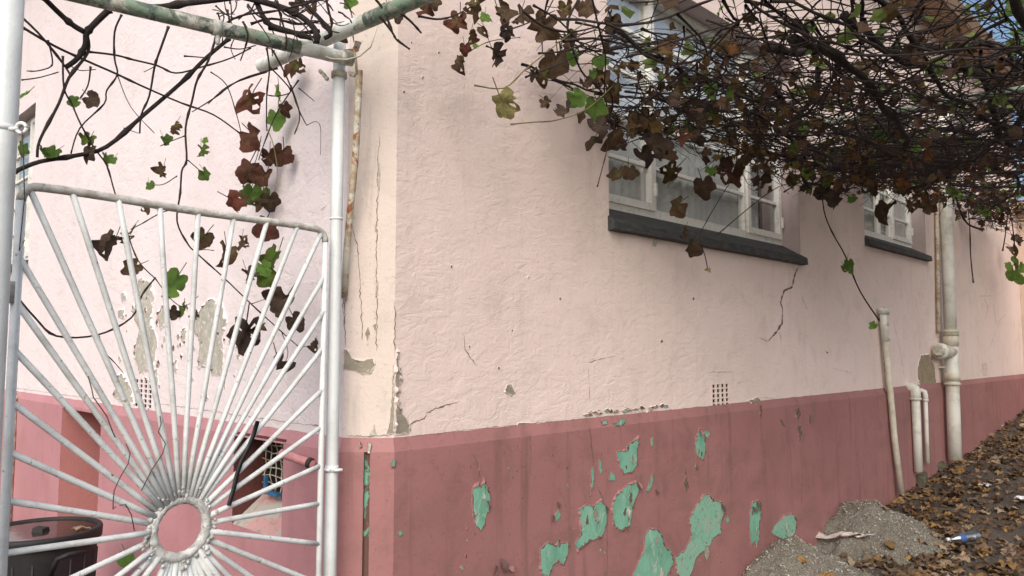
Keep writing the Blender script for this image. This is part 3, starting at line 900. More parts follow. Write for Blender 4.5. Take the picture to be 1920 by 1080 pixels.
for i in range(46):
    p, q = random.uniform(220, 450), random.gauss(640, 55)
    r_ = random.uniform(2, 5)
    patch(PX([(p - r_ * .6, q + random.uniform(-2, 2)), (p, q - r_ * 1.5), (p + r_ * .6, q), (p + random.uniform(-1, 1), q + r_ * 1.6)], 'L'), TL, M[random.choice(['grey_pale', 'grey', 'crack'])], M['wall_left'], wall_l, 'edge_pale', lift=.005, wid=.008, jit=.006)
for pts in ([(20, 726), (130, 742), (200, 749)], [(300, 757), (420, 774), (540, 792), (612, 800)], [(600, 395), (618, 380)]):
    crack(PX(pts, 'L'), TL, .002, wall_l, M['edge_pale'])

# ------------------------------------------------------------------ the gate and its posts
rn0 = random.Random(3)
GL, GR = Vector((-1.334, -.067)), Vector((-.296, .050))     # gate stiles on plan
GW = (GR - GL).length
gu = (GR - GL) / GW
GT, GB = 2.205, .10
def gp(u, z, o=0.0):              # point of the gate plane; u from the left stile
    return Vector((GL.x + gu.x * u + gu.y * o, GL.y + gu.y * u - gu.x * o, z))
gate = thing('garden_gate', 'white metal gate with bars radiating from a central ring like a sunburst', 'gate', (GL.x, GL.y, 0))
rc = .045
def arc(cx, cz, a0, a1, r_, k=6):
    return [gp(cx + r_ * math.cos(R(a0 + (a1 - a0) * i / k)), cz + r_ * math.sin(R(a0 + (a1 - a0) * i / k))) for i in range(k + 1)]
b = MB(); b.tube(arc(rc, GT - rc, 180, 90, rc) + [gp(u, GT + .002 * math.sin(u * 9)) for u in np.linspace(.1, GW - .1, 12)] + arc(GW - rc, GT - rc, 90, 0, rc), .0125, 10)
b.obj('top_rail', M['gate_top'], gate)
for u in (0, GW):
    b = MB(); b.tube([gp(u, GT - rc), gp(u, 1.4), gp(u, GB)], .0115 if u else .0125, 10); b.obj('stile', M['white'], gate)
b = MB(); b.tube([gp(0, GB), gp(GW, GB)], .0125, 10); b.obj('bottom_rail', M['white'], gate)
gd = at(338, 990, 1) - EYE       # ring centre on the gate plane
nrm = Vector((gu.y, -gu.x, 0))
sC = (Vector((GL.x, GL.y, 0)) - EYE).dot(nrm) / gd.dot(nrm)
cp = EYE + gd * sC
RU, RZ = (Vector((cp.x, cp.y)) - GL).dot(gu), cp.z
b = MB()
ring = []
for i in range(48):
    a = 2 * math.pi * i / 48
    ring.append((a, .090 + .0015 * noise.noise((i * .9, 0, 0))))
vs = []; fs = []; nr = 12
for i, (a, r_) in enumerate(ring):
    for j in range(nr):
        bt = 2 * math.pi * j / nr
        rr = .0155 * (1 + .22 * noise.noise((math.cos(a) * 9, math.sin(a) * 9, j * 1.4)) + .12 * noise.noise((i * 1.3, j * 2.1, 5)))
        vs.append(gp(RU + (r_ + rr * math.cos(bt)) * math.cos(a), RZ + (r_ + rr * math.cos(bt)) * math.sin(a), rr * math.sin(bt)))
for i in range(48):
    for j in range(nr):
        fs.append((i * nr + j, ((i + 1) % 48) * nr + j, ((i + 1) % 48) * nr + (j + 1) % nr, i * nr + (j + 1) % nr))
b.add(vs, fs); b.obj('ring', M['grimy'], gate)
wb = MB()
for i in range(70):
    a = rn0.uniform(0, 2 * math.pi); r_ = rn0.uniform(.100, .132); s_ = rn0.uniform(.006, .011)
    c = gp(RU + r_ * math.cos(a), RZ + r_ * math.sin(a), rn0.uniform(.002, .010))
    vs = []
    for la in (-.9, 0, .9):
        for j in range(6): vs.append(c + Vector((math.cos(la) * math.cos(j * 1.047), math.cos(la) * math.sin(j * 1.047), math.sin(la))) * s_ * rn0.uniform(.7, 1.2))
    vs += [c + Vector((0, 0, s_)), c - Vector((0, 0, s_))]
    fs = [(k_ * 6 + j, k_ * 6 + (j + 1) % 6, k_ * 6 + 6 + (j + 1) % 6, k_ * 6 + 6 + j) for k_ in range(2) for j in range(6)] + [(12 + j, 12 + (j + 1) % 6, 18) for j in range(6)] + [((j + 1) % 6, j, 19) for j in range(6)]
    wb.add(vs, fs)
o = wb.obj('weld_beads', M['grimy'], gate); o['kind'] = 'stuff'
ends = []
nt_ = 8
for i in range(nt_ + 1):
    u = GW * i / nt_
    u = min(max(u, .022), GW - .02)
    ends.append((u, GT - (.0 if 0 < i < nt_ else .012)))
    ends.append((u, GB))
for p, q in [(30, 478), (24, 566), (20, 654), (10, 753), (4, 848), (0, 940), (-4, 1040), (-12, 1150), (-20, 1260), (-30, 1370), (-40, 1480)]:
    d_ = ray(p, q); s_ = (Vector((GL.x, GL.y, 0)) - EYE).dot(nrm) / d_.dot(nrm); z = (EYE + d_ * s_).z
    if z > GB + .05: ends.append((0.0, z))
for q in (517, 582, 652, 730, 800, 872, 943, 1018, 1092, 1166, 1240, 1315, 1390):
    d_ = ray(606, q); s_ = (Vector((GL.x, GL.y, 0)) - EYE).dot(nrm) / d_.dot(nrm); z = (EYE + d_ * s_).z
    if z > GB + .05: ends.append((GW, z))
M['bar'] = flaky('white_bar_paint', [((.66, .68, .67),), ((.50, .51, .48), 9, .44, .68), ((.30, .26, .21), 46, .60, .68), ((.11, .09, .075), 34, .655, .68)], .6, .5)
for i, (u, z) in enumerate(ends):
    dv = Vector((u - RU, z - RZ)); L = dv.length; dv /= L
    o = .004 * (-1) ** i
    st = .097
    pts = [gp(RU + dv.x * t_, RZ + dv.y * t_, o * (1 - (t_ - st) / (L - st)) + .005 * noise.noise((i * 3.1, t_ * 3, 0))) for t_ in np.linspace(st, L, 7)]
    b = MB(); b.tube(pts, [.0092 + .0012 * noise.noise((i * 2, j, 1)) + (.0014 if j == 0 else 0) for j in range(7)], 8)
    b.obj('bar', M['bar'], gate)
for z in (GT - .3, .4):
    b = MB(); b.box((-.028, -.01, -.03), (.0, .01, .03), 0, lambda x, y, zz: gp(x, z + zz, y)); b.obj('hinge', M['gate_top'], gate)
b = MB()
sw = [(478, 788), (470, 815), (460, 840), (448, 862), (440, 885), (433, 915), (424, 946)]
vs = []
for p, q in sw:
    d_ = ray(p, q); s_ = (Vector((GL.x, GL.y, 0)) - EYE).dot(nrm) / d_.dot(nrm); v = EYE + d_ * s_
    u, z = (Vector((v.x, v.y)) - GL).dot(gu), v.z
    vs += [gp(u - .007, z, .014), gp(u + .007, z - .003, .016), gp(u + .006, z - .003, .020), gp(u - .006, z, .018)]
fs = []
for i in range(len(sw) - 1):
    for j in range(4): fs.append((i * 4 + j, i * 4 + (j + 1) % 4, i * 4 + 4 + (j + 1) % 4, i * 4 + 4 + j))
fs += [(0, 1, 2, 3), tuple((len(sw) - 1) * 4 + j for j in (3, 2, 1, 0))]
b.add(vs, fs); tag(b.obj('rubber_strip', M['rubber']), 'narrow black rubber strip hanging on the bars right of the gate ring', 'strip')
def gpx(pts, o):
    out = []
    for p, q in pts:
        d_ = ray(p, q); s_ = (Vector((GL.x, GL.y, 0)) - EYE).dot(nrm) / d_.dot(nrm)
        out.append(EYE + d_ * (s_ - o))
    return out
for pts in ([(165, 705), (172, 730), (175, 745), (200, 780), (212, 812), (216, 820)], [(236, 832), (244, 850), (240, 870), (225, 895), (214, 920), (212, 940), (212, 955), (217, 950)], [(224, 948), (235, 945), (246, 965), (252, 995)], [(300, 780), (302, 795), (297, 810), (310, 832), (305, 850), (285, 880), (265, 920)]):
    b = MB(); b.tube(gpx(pts, .02), .0016, 5); b.obj('tie_wire', M['wire'], gate)

# posts
postR = thing('gate_post', 'slim white metal post standing against the house corner beside the gate', 'post', (-.236, .085, 0))
def pxat(p, q, d): return at(p, q, d)
pr0 = at(622, 1080, 2.985); pr1 = at(633, 105, 2.985)
PRx, PRy = (pr0.x + pr1.x) / 2, (pr0.y + pr1.y) / 2
zpt = at(633, 62, 2.985).z
b = MB(); b.tube([(PRx, PRy, -.1), (PRx, PRy, 1.0), (PRx, PRy, 2.2), (PRx, PRy, zpt)], .0238, 20); b.obj('tube', M['white_post'], postR)
for q, h in ((408, .004), (875, .012)):
    z = at(628, q, 2.985).z
    b = MB(); b.tube([(PRx, PRy, z - h), (PRx, PRy, z + h)], .0258, 20); b.obj('band', M['white'], postR)
z = at(628, 875, 2.985).z
b = MB(); b.tube([Vector((PRx, PRy, z)) + R3 * .015 - F3 * .03, Vector((PRx, PRy, z)) + R3 * .045 - F3 * .02], .006, 8)
b.tube([Vector((PRx, PRy, z)) - R3 * .03 - F3 * .02, Vector((PRx, PRy, z)) - R3 * .0 - F3 * .03], .006, 8)
b.obj('bolt', M['white'], postR)
postL = thing('gate_post', 'thick white metal post at the left edge carrying the gate hinge', 'post', (GL.x - .06, GL.y, 0))
pl = at(-1, 300, 2.03)
b = MB(); b.tube([(pl.x, pl.y, -.1), (pl.x, pl.y, 1), (pl.x, pl.y, 2.2), (pl.x, pl.y, 3.0)], .038, 24); b.obj('tube', M['white_post'], postL)
z = at(20, 240, 2.03).z
b = MB(); b.tube([(pl.x, pl.y, z - .008), (pl.x, pl.y, z + .008)], .0395, 24); b.obj('band', M['white'], postL)
c = at(40, 240, 2.0)
b = MB(); b.tube([c + R3 * .013 * math.cos(a) + U3 * .013 * math.sin(a) for a in np.linspace(0, 2 * math.pi, 14)], .005, 8); b.tube([at(18, 242, 2.0), at(34, 241, 2.0)], .006, 8)
b.obj('eye_bolt', M['white'], postL)
b = MB(); b.tube([at(41, 245, 1.99), at(44, 300, 2.0), at(46, 370, 2.02), at(40, 430, 2.03), at(36, 470, 2.04), at(46, 450, 2.04)], .0015, 5); b.obj('hook_wire', M['wire'], postL)

# pergola pipes
ph = at(640, 106, 2.985)
zp = ph.z
def athz(p, q, z):               # photo point at a given height
    r = ray(p, q); return EYE + r * ((z - EYE.z) / r.z)
pA = thing('pergola_pipe', 'green and cream peeling pipe running level above the gate between both posts', 'pipe', tuple(ph))
e0, e1 = athz(128, -14, zp), Vector((ph.x + .05, ph.y, zp))
ex = (e1 - e0).normalized()
b = MB(); b.tube([e0 + (e1 - e0) * t_ for t_ in np.linspace(-.35, .78, 12)], .026, 18); b.obj('tube', M['pergola'], pA)
b = MB(); b.tube([e0 + (e1 - e0) * t_ for t_ in np.linspace(.78, 1.0, 4)], .0262, 18); b.obj('tube_end', M['pergola_white'], pA)
for t_ in (.47, .96):
    c = e0 + (e1 - e0) * t_
    b = MB(); b.tube([c - ex * .014, c + ex * .014], .029, 18); b.obj('clamp', M['pergola_white'], pA)
c = e0 + (e1 - e0) * .475
b = MB(); b.lathe([(0, -.062), (.006, -.06), (.009, -.045), (.008, -.03), (.012, -.02)], 10, c); b.obj('drip_fitting', M['pergola_white'], pA)
zq = zp + .085
pB = thing('pergola_pipe', 'white pipe with open end crossing above the slim gate post, green towards its near end', 'pipe', (PRx, PRy, zq))
f0 = athz(490, 124, zq); f1 = athz(634, 62, zq)
fd_ = (f1 - f0); fl = fd_.length; fd_ /= fl
b = MB(); b.tube([f0 + fd_ * t_ for t_ in np.linspace(0, fl + .18, 8)], .029, 18, cap=False); b.obj('tube', M['pergola_white'], pB)
b = MB(); b.tube([f0 + fd_ * t_ for t_ in np.linspace(fl + .18, fl + 2.2, 12)], .029, 18); b.obj('tube_end', M['pergola'], pB)
b = MB(); b.tube([f0 + fd_ * .03, f0 + fd_ * .032], .028, 18); b.obj('dark_bore', M['void'], pB)
# bracket and clamp on the post top
br = thing('post_bracket', 'small rusty angle bracket clamped round the top of the slim gate post', 'bracket', (PRx, PRy, zp - .06))
c = Vector((PRx, PRy, zp - .045))
b = MB(); b.tube([c + Vector((0, 0, -.012)), c + Vector((0, 0, .012))], .031, 18); b.obj('collar', M['rust'], br)
for k_, (dx, dz) in enumerate([(-.055, -.005), (-.045, -.018), (-.068, .008), (.05, .0), (.062, -.004)]):
    c2 = c + R3 * dx + Vector((0, 0, dz)) - F3 * .02
    b = MB(); b.tube([c2 - F3 * .012, c2 + F3 * .012], .0085, 6); b.obj('bolt_nut', M['rust'], br, False)
def plate(pts, thick, name, mat, parent):
    a = [Vector(p) for p in pts]; nn = (a[1] - a[0]).cross(a[2] - a[0]).normalized() * thick
    b = MB(); k_ = len(a); b.add(a + [p + nn for p in a], [tuple(range(k_)), tuple(range(2 * k_ - 1, k_ - 1, -1))] + [(i, (i + 1) % k_, k_ + (i + 1) % k_, k_ + i) for i in range(k_)])
    return b.obj(name, mat, parent, False)
plate([at(645, 94, 2.95), at(662, 92, 2.96), at(666, 77, 2.97), at(678, 80, 2.99), at(672, 97, 2.98), at(655, 100, 2.96)], .004, 'angle_plate', M['rust'], br)
b = MB(); b.tube([at(664, 88, 2.95), at(667, 112, 2.95), at(669, 140, 2.96)], .005, 8); b.obj('rod', M['rust'], br)
cord = MB(); cord.tube([at(p, q, d) for p, q, d in [(600, 102, 2.94), (620, 110, 2.93), (650, 112, 2.93), (675, 105, 2.95), (695, 88, 2.98), (704, 60, 3.02), (711, 35, 3.05), (714, 5, 3.06)]], .0032, 6)
tag(cord.obj('cord', simple('cream_cord', (.55, .50, .38), .7)), 'cream cord looping from the post bracket up to the pergola', 'cord')
rp = MB(); rp.tube([at(p, q, d) for p, q, d in [(674, 132, 3.03), (671, 200, 3.035), (667, 290, 3.05), (658, 380, 3.06), (650, 470, 3.08), (645, 560, 3.09)]], [.0135] * 6, 12)
tag(rp.obj('rusty_pipe', M['rust']), 'thin rust-stained cream pipe leaning behind the slim gate post', 'pipe')

# ------------------------------------------------------------------ pipes on the right wall
def onr(p, q, out): x, z = rw(p, q, -out); return Vector((x, -out, z))
wp = thing('waste_pipe', 'thin leaning cream waste pipe, mould-green, with a capped top, on the right wall', 'pipe', tuple(onr(1688, 912, .06)))
ax = [onr(1660, 628, .055), onr(1668, 720, .06), onr(1677, 820, .065), onr(1690, 925, .075)]
b = MB(); b.tube(ax, .027, 14); b.obj('tube', M['pipe'], wp)
b = MB(); b.tube([onr(1656, 590, .05), onr(1661, 640, .055)], .032, 14); b.obj('socket', M['pipe_pale'], wp)
for q in (608, 634):
    b = MB(); b.tube([onr(1658 + (q - 600) * .08, q - 3, .053), onr(1658 + (q - 600) * .08, q + 3, .053)], .036, 14); b.obj('band', M['pipe'], wp)
b = MB(); b.tube([onr(1649, 583, .03), onr(1657, 582, .05), onr(1664, 587, .06)], [.03, .034, .022], 12); b.obj('cap', M['pipe_pale'], wp)
b = MB(); b.tube([onr(1653, 590, .03), onr(1657, 650, .02), onr(1662, 735, .03)], .009, 8); b.obj('thin_conduit', M['rust'], wp)
def elbow(name, label, px0, px1, rad, top, mat):
    t_ = thing(name, label, 'pipe', tuple(onr(*px1, .06)))
    a, c = onr(*px0, .065), onr(*px1, .065)
    b = MB(); b.tube([a, (a + c) / 2, c - Vector((0, 0, .03))], rad, 12); b.obj('tube', mat, t_)
    h = Vector((a.x, a.y, a.z))
    b = MB(); b.tube([h + Vector((0, .12, rad * 1.3)), h + Vector((0, .03, rad * 1.3)), h + Vector((0, .006, rad * .9)), h + Vector((0, 0, -.02)), h + Vector((0, 0, -.07))], rad * 1.22, 12); b.obj('elbow', mat, t_)
    b = MB(); b.tube([h + Vector((0, 0, -.075)), h + Vector((0, 0, -.055))], rad * 1.4, 12); b.obj('rim', mat, t_)
    return t_
elbow('drain_spout', 'short white spout pipe elbowing from the wall, left of its thinner twin', (1716, 735), (1722, 878), .040, 0, M['pipe_pale'])
elbow('drain_spout', 'thinnest short spout pipe, between the white spout and the big soil pipe', (1735, 738), (1739, 862), .020, 0, M['pipe_pale'])
sp = thing('soil_pipe', 'large cream soil pipe with collars and a side branch running down the right wall', 'pipe', tuple(onr(1792, 845, .1)))
def sx(q): return 1773 + (q - 370) * .036
so_ = .11
b = MB(); b.tube([onr(sx(q), q, so_) for q in (200, 300, 400, 520, 640)], .062, 20); b.obj('upper_tube', M['pipe_pale'], sp)
b = MB(); b.tube([onr(sx(q), q, so_) for q in (640, 720, 780, 862)], .066, 20); b.obj('lower_tube', M['pipe_pale'], sp)
for q, r_, h in ((624, .078, .035), (638, .074, .06), (706, .078, .045), (720, .082, .012), (622, .082, .01)):
    c = onr(sx(q), q, so_); b = MB(); b.tube([c - Vector((0, 0, h)), c + Vector((0, 0, h))], r_, 20); b.obj('collar', M['pipe'], sp)
c = onr(sx(660), 660, so_)
b = MB(); b.tube([c, c + Vector((-.14, .012, .005)), c + Vector((-.30, .026, .01))], [.066, .068, .068], 18); b.obj('branch', M['pipe'], sp)
b = MB(); b.tube([c + Vector((-.24, .02, .008)), c + Vector((-.32, .028, .012))], .082, 18); b.obj('branch_collar', M['pipe_pale'], sp)
b = MB(); b.tube([c + Vector((-.315, .028, .012)), c + Vector((-.35, .03, .014))], [.07, .05], 9); b.obj('plug', M['grey_pale'], sp, False)
b = MB(); b.box((c.x - .08, -.06, c.z + .03 - .2), (c.x + .08, 0, c.z - .15)); b.obj('wall_clip', M['pipe'], sp, False)
cn_ = MB(); cn_.tube([onr(1756, 330, .03), onr(1758, 480, .03), onr(1760, 625, .03)], .020, 10)
tag(cn_.obj('conduit', M['rust']), 'thin rusty conduit running beside the upper part of the soil pipe', 'pipe')
# pipes on the left wall
def onl(p, q, out): y, z = lw(p, q, XL - out); return Vector((XL - out, y, z))
tp = thing('pipe_stub', 'pink painted pipe stub sticking out beside the basement vent', 'pipe', tuple(onl(590, 872, .05)))
b = MB(); b.tube([onl(590, 873, .03), onl(575, 866, .05), onl(530, 851, .10)], .018, 14); b.obj('tube', M['pinkpipe'], tp)
b = MB(); b.tube([onl(583, 869, .045), onl(578, 867, .05)], .022, 14); b.obj('clip', M['wire'], tp)
b = MB(); b.tube([onl(530, 851, .10), onl(527, 850, .103)], .0185, 14); b.obj('end_cap', M['pinkpipe'], tp)
lp = MB(); lp.tube([onl(25, 745, .05), onl(22, 830, .05), onl(17, 920, .05), onl(14, 1010, .05)], .028, 10); lp.tube([onl(24, 748, .05), onl(25, 742, .05)], .04, 10)
tag(lp.obj('standpipe', M['rust']), 'cream flaking standpipe on the left wall at the photo edge', 'pipe')
bs = MB()
def TLv(u, d, z): return TL(u, d, z)
u_, z_ = lw(520, 925, XL + .12)
bs.box((u_ - .06, .085, z_ - .005), (u_ + .08, .11, z_ + .010), 0, TL); bs.box((u_ + .062, .09, z_ + .010), (u_ + .08, .105, z_ + .075), 0, TL)
tag(bs.obj('plastic_scrap', M['blue'], None, False), 'bright blue plastic scrap lying inside the basement vent', 'scrap')

# ------------------------------------------------------------------ the water barrel
bc = at(72, 991, 3.95)
bar = thing('water_barrel', 'black plastic barrel brimful of water behind the gate', 'barrel', (bc.x, bc.y, 0))
BR, BH = .285, bc.z
o3 = (bc.x, bc.y, 0)
b = MB(); b.lathe([(.0, .0), (BR * .80, .0), (BR * .82, .03), (BR * .9, BH * .5), (BR * .955, BH - .08), (BR * .955, BH - .03), (BR * .93, BH - .025), (BR * .93, BH - .1)], 48, o3); b.obj('body', M['black'], bar)
b = MB(); b.lathe([(BR * .945, BH - .055), (BR * 1.03, BH - .055), (BR * 1.035, BH - .01), (BR * 1.02, BH), (BR * .95, BH), (BR * .94, BH - .03)], 48, o3); b.obj('rim', M['black'], bar)
b = MB(); b.lathe([(0, BH - .010), (BR * .5, BH - .010), (BR * .945, BH - .010)], 48, o3); b.obj('water', M['water'], bar)
for i in range(20):
    a = 2 * math.pi * i / 20
    b = MB(); b.tube([(bc.x + BR * f_ * math.cos(a), bc.y + BR * f_ * math.sin(a), z) for f_, z in ((.845, .1), (.905, BH * .5), (.945, BH - .12))], .006, 6); b.obj('rib', M['black'], bar)
hc = at(48, 1060, 3.66)
b = MB(); b.tube([at(95, 1078, 3.67), at(108, 1048, 3.65), at(128, 1040, 3.66), at(160, 1035, 3.74)], .012, 8); b.obj('handle', M['black'], bar)
st = MB(); c = at(76, 996, 3.93)
st.add([c + R3 * x + Vector((0, 0, z)) + Vector((math.cos(YAW), math.sin(YAW), 0)) * y for x, y, z in
        [(-.032, -.03, -.012), (.03, -.034, -.012), (.034, .03, -.012), (-.028, .026, -.012), (-.026, -.024, .022), (.026, -.028, .016), (.028, .022, .018), (-.022, .02, .024)]],
       [(0, 3, 2, 1), (4, 5, 6, 7), (0, 1, 5, 4), (1, 2, 6, 5), (2, 3, 7, 6), (3, 0, 4, 7)])
tag(st.obj('floating_block', M['black'], None, False), 'small dark block floating on the barrel water', 'block')

# ------------------------------------------------------------------ leaves
def leafmesh(name, seed, fold=.5, curl=.5, crumple=.12, torn=0.0, lobes=5, stalk=.7, n_=26):
    """lobed leaf about 1 across: stalk up +Z, tip down -Z, face along Y"""
    rnd = random.Random(seed)
    ths = [2 * math.pi * i / n_ for i in range(n_)]
    out = []
    for i, th in enumerate(ths):
        a = (th / math.pi) if th <= math.pi else (2 - th / math.pi)   # 0 tip .. 1 stalk
        r_ = .43 + (.035 + .03 * (seed % 1.0)) * math.cos(lobes * th) + .06 * max(0, 1 - a * 4) + .10 * noise.noise((math.cos(th) * 1.3 + seed, math.sin(th) * 1.3, seed))
        if a > .95: r_ = .20
        r_ += (.018 if i % 2 else -.014) + rnd.uniform(-.012, .012)
        if torn and rnd.random() < torn: r_ *= rnd.uniform(.55, .85)
        out.append(r_)
    vs = [(0, 0, 0)]
    kf, kc = max(.05, fold * 2.6), max(.05, curl * 2.0)
    def place(x, z):
        an = x * kf
        xx = math.sin(an) / kf; y = -(1 - math.cos(an)) / kf
        bz = (z - .05) * kc * (1 if z < 0 else .6)
        zz = math.sin(bz) / kc * (1 if z < 0 else 1.6); y += (1 - math.cos(bz)) / kc * (1 if seed % 2 < 1 else -.8)
        rr = math.hypot(x, z)
        y += crumple * 1.4 * (noise.noise((x * 4 + seed, z * 4, seed * .7)) * .7 + noise.noise((x * 9 + seed, z * 9, seed)) * .45 * rr * 2)
        y -= .035 * abs(math.sin(2.5 * math.atan2(x, -z))) * rr * 2       # sunken veins
        return (xx, y, zz)
    fr = (.36, .70, 1.0)
    for f_ in fr:
        for th, r_ in zip(ths, out):
            rr = r_ * f_ if f_ > .9 else f_ * (.43 * .6 + r_ * .4)
            vs.append(place(rr * math.sin(th), -rr * math.cos(th)))
    fs = []
    for i in range(n_):
        j = (i + 1) % n_
        fs.append((0, 1 + i, 1 + j))
        for k_ in range(2):
            if k_ == 0 and torn and rnd.random() < torn * .5: continue
            fs.append((1 + k_ * n_ + i, 1 + (k_ + 1) * n_ + i, 1 + (k_ + 1) * n_ + j, 1 + k_ * n_ + j))
    b = MB(); b.add(vs, fs)
    if stalk:
        b.tube([(0, 0, 0), (.04, .05, .25), (.02 + .1 * rnd.uniform(-1, 1), .1, stalk)], .016, 4, cap=False)
    return b
LV = {}
SPECS = [(.2, .3, .12, 0), (.6, .5, .2, .04), (1.0, .6, .3, .08), (.5, 1.1, .3, .10), (1.3, .9, .3, .14), (.3, .5, .16, .0), (.8, .3, .35, .2), (1.6, .5, .25, .1)]
def get_leaf(kind, v):
    if (kind, v) not in LV:
        f_, c_, cr, tn = SPECS[v]
        LV[(kind, v)] = leafmesh('vine_leaf', v * 3.3 + 1, f_, c_, cr, tn).mesh('vine_leaf', LM[kind])
    return LV[(kind, v)]
LPAR = {}
def put_leaf(parent, kind, pos, size, v=None, yaw=None, roll=None, pitch=None, name='leaf'):
    if v is None:
        v = random.choice([0, 5, 0, 1] if kind == 'g' else [1, 2, 3, 4, 6, 7, 3, 5])
    o = bpy.data.objects.new(name, get_leaf(kind, v))
    COL.objects.link(o)
    o.parent = parent
    if yaw is None: yaw = YAW - R(90) + random.gauss(0, .9) + random.choice((0, math.pi))
    if roll is None: roll = random.gauss(0, .45)
    if pitch is None: pitch = random.gauss(0, .5)
    m = Matrix.Rotation(yaw, 4, 'Z') @ Matrix.Rotation(roll, 4, 'Y') @ Matrix.Rotation(pitch, 4, 'X')
    m = Matrix.Translation(Vector(pos) - wloc(parent)) @ m @ Matrix.Diagonal((size, size, size, 1))
    o.matrix_basis = m
    return o

# ------------------------------------------------------------------ vine over the gate
vg = thing('gate_vine', 'bare vine trailing from the pipe above the gate with wilting red-brown and green leaves', 'vine', tuple(e0))
def dl(p, q):                    # a believable depth for the vine in front of the left wall
    r = ray(p, q); dw = (XL - EYE.x) / r.x
    lim = min(dw - .12, 3.35)
    return min(lim, 2.45 + .55 * max(0, min(1, (p - 40) / 480)))
def smooth(pts, k=3):
    P_ = [Vector(p) for p in pts]; out = []
    for i in range(len(P_) - 1):
        p0, p1, p2, p3 = P_[max(i - 1, 0)], P_[i], P_[i + 1], P_[min(i + 2, len(P_) - 1)]
        for j in range(k):
            t_ = j / k
            out.append(.5 * ((2 * p1) + (p2 - p0) * t_ + (2 * p0 - 5 * p1 + 4 * p2 - p3) * t_ ** 2 + (3 * p1 - p0 - 3 * p2 + p3) * t_ ** 3))
    out.append(P_[-1]); return out
def stem(px, wpx, parent, dep=None, mat='twig', taper=.6, name='stem', off=0.0, knots=True):
    pts = []
    for i, (p, q) in enumerate(px):
        d_ = (dep if dep else dl(p, q)) + off + .03 * noise.noise((p * .02, q * .02, off * 7))
        pts.append(at(p, q, d_))
    pts = smooth(pts, 4)
    n_ = len(pts)
    w0 = wpx / 1441 * 2.7 / 2 * (.85 if mat == 'bark' else .95)
    rad = [w0 * (1 - (1 - taper) * i / n_) * (1.45 if knots and i % 7 == 0 else 1) for i in range(n_)]
    b = MB(); b.tube(pts, rad, 7); return b.obj(name, M[mat], parent)
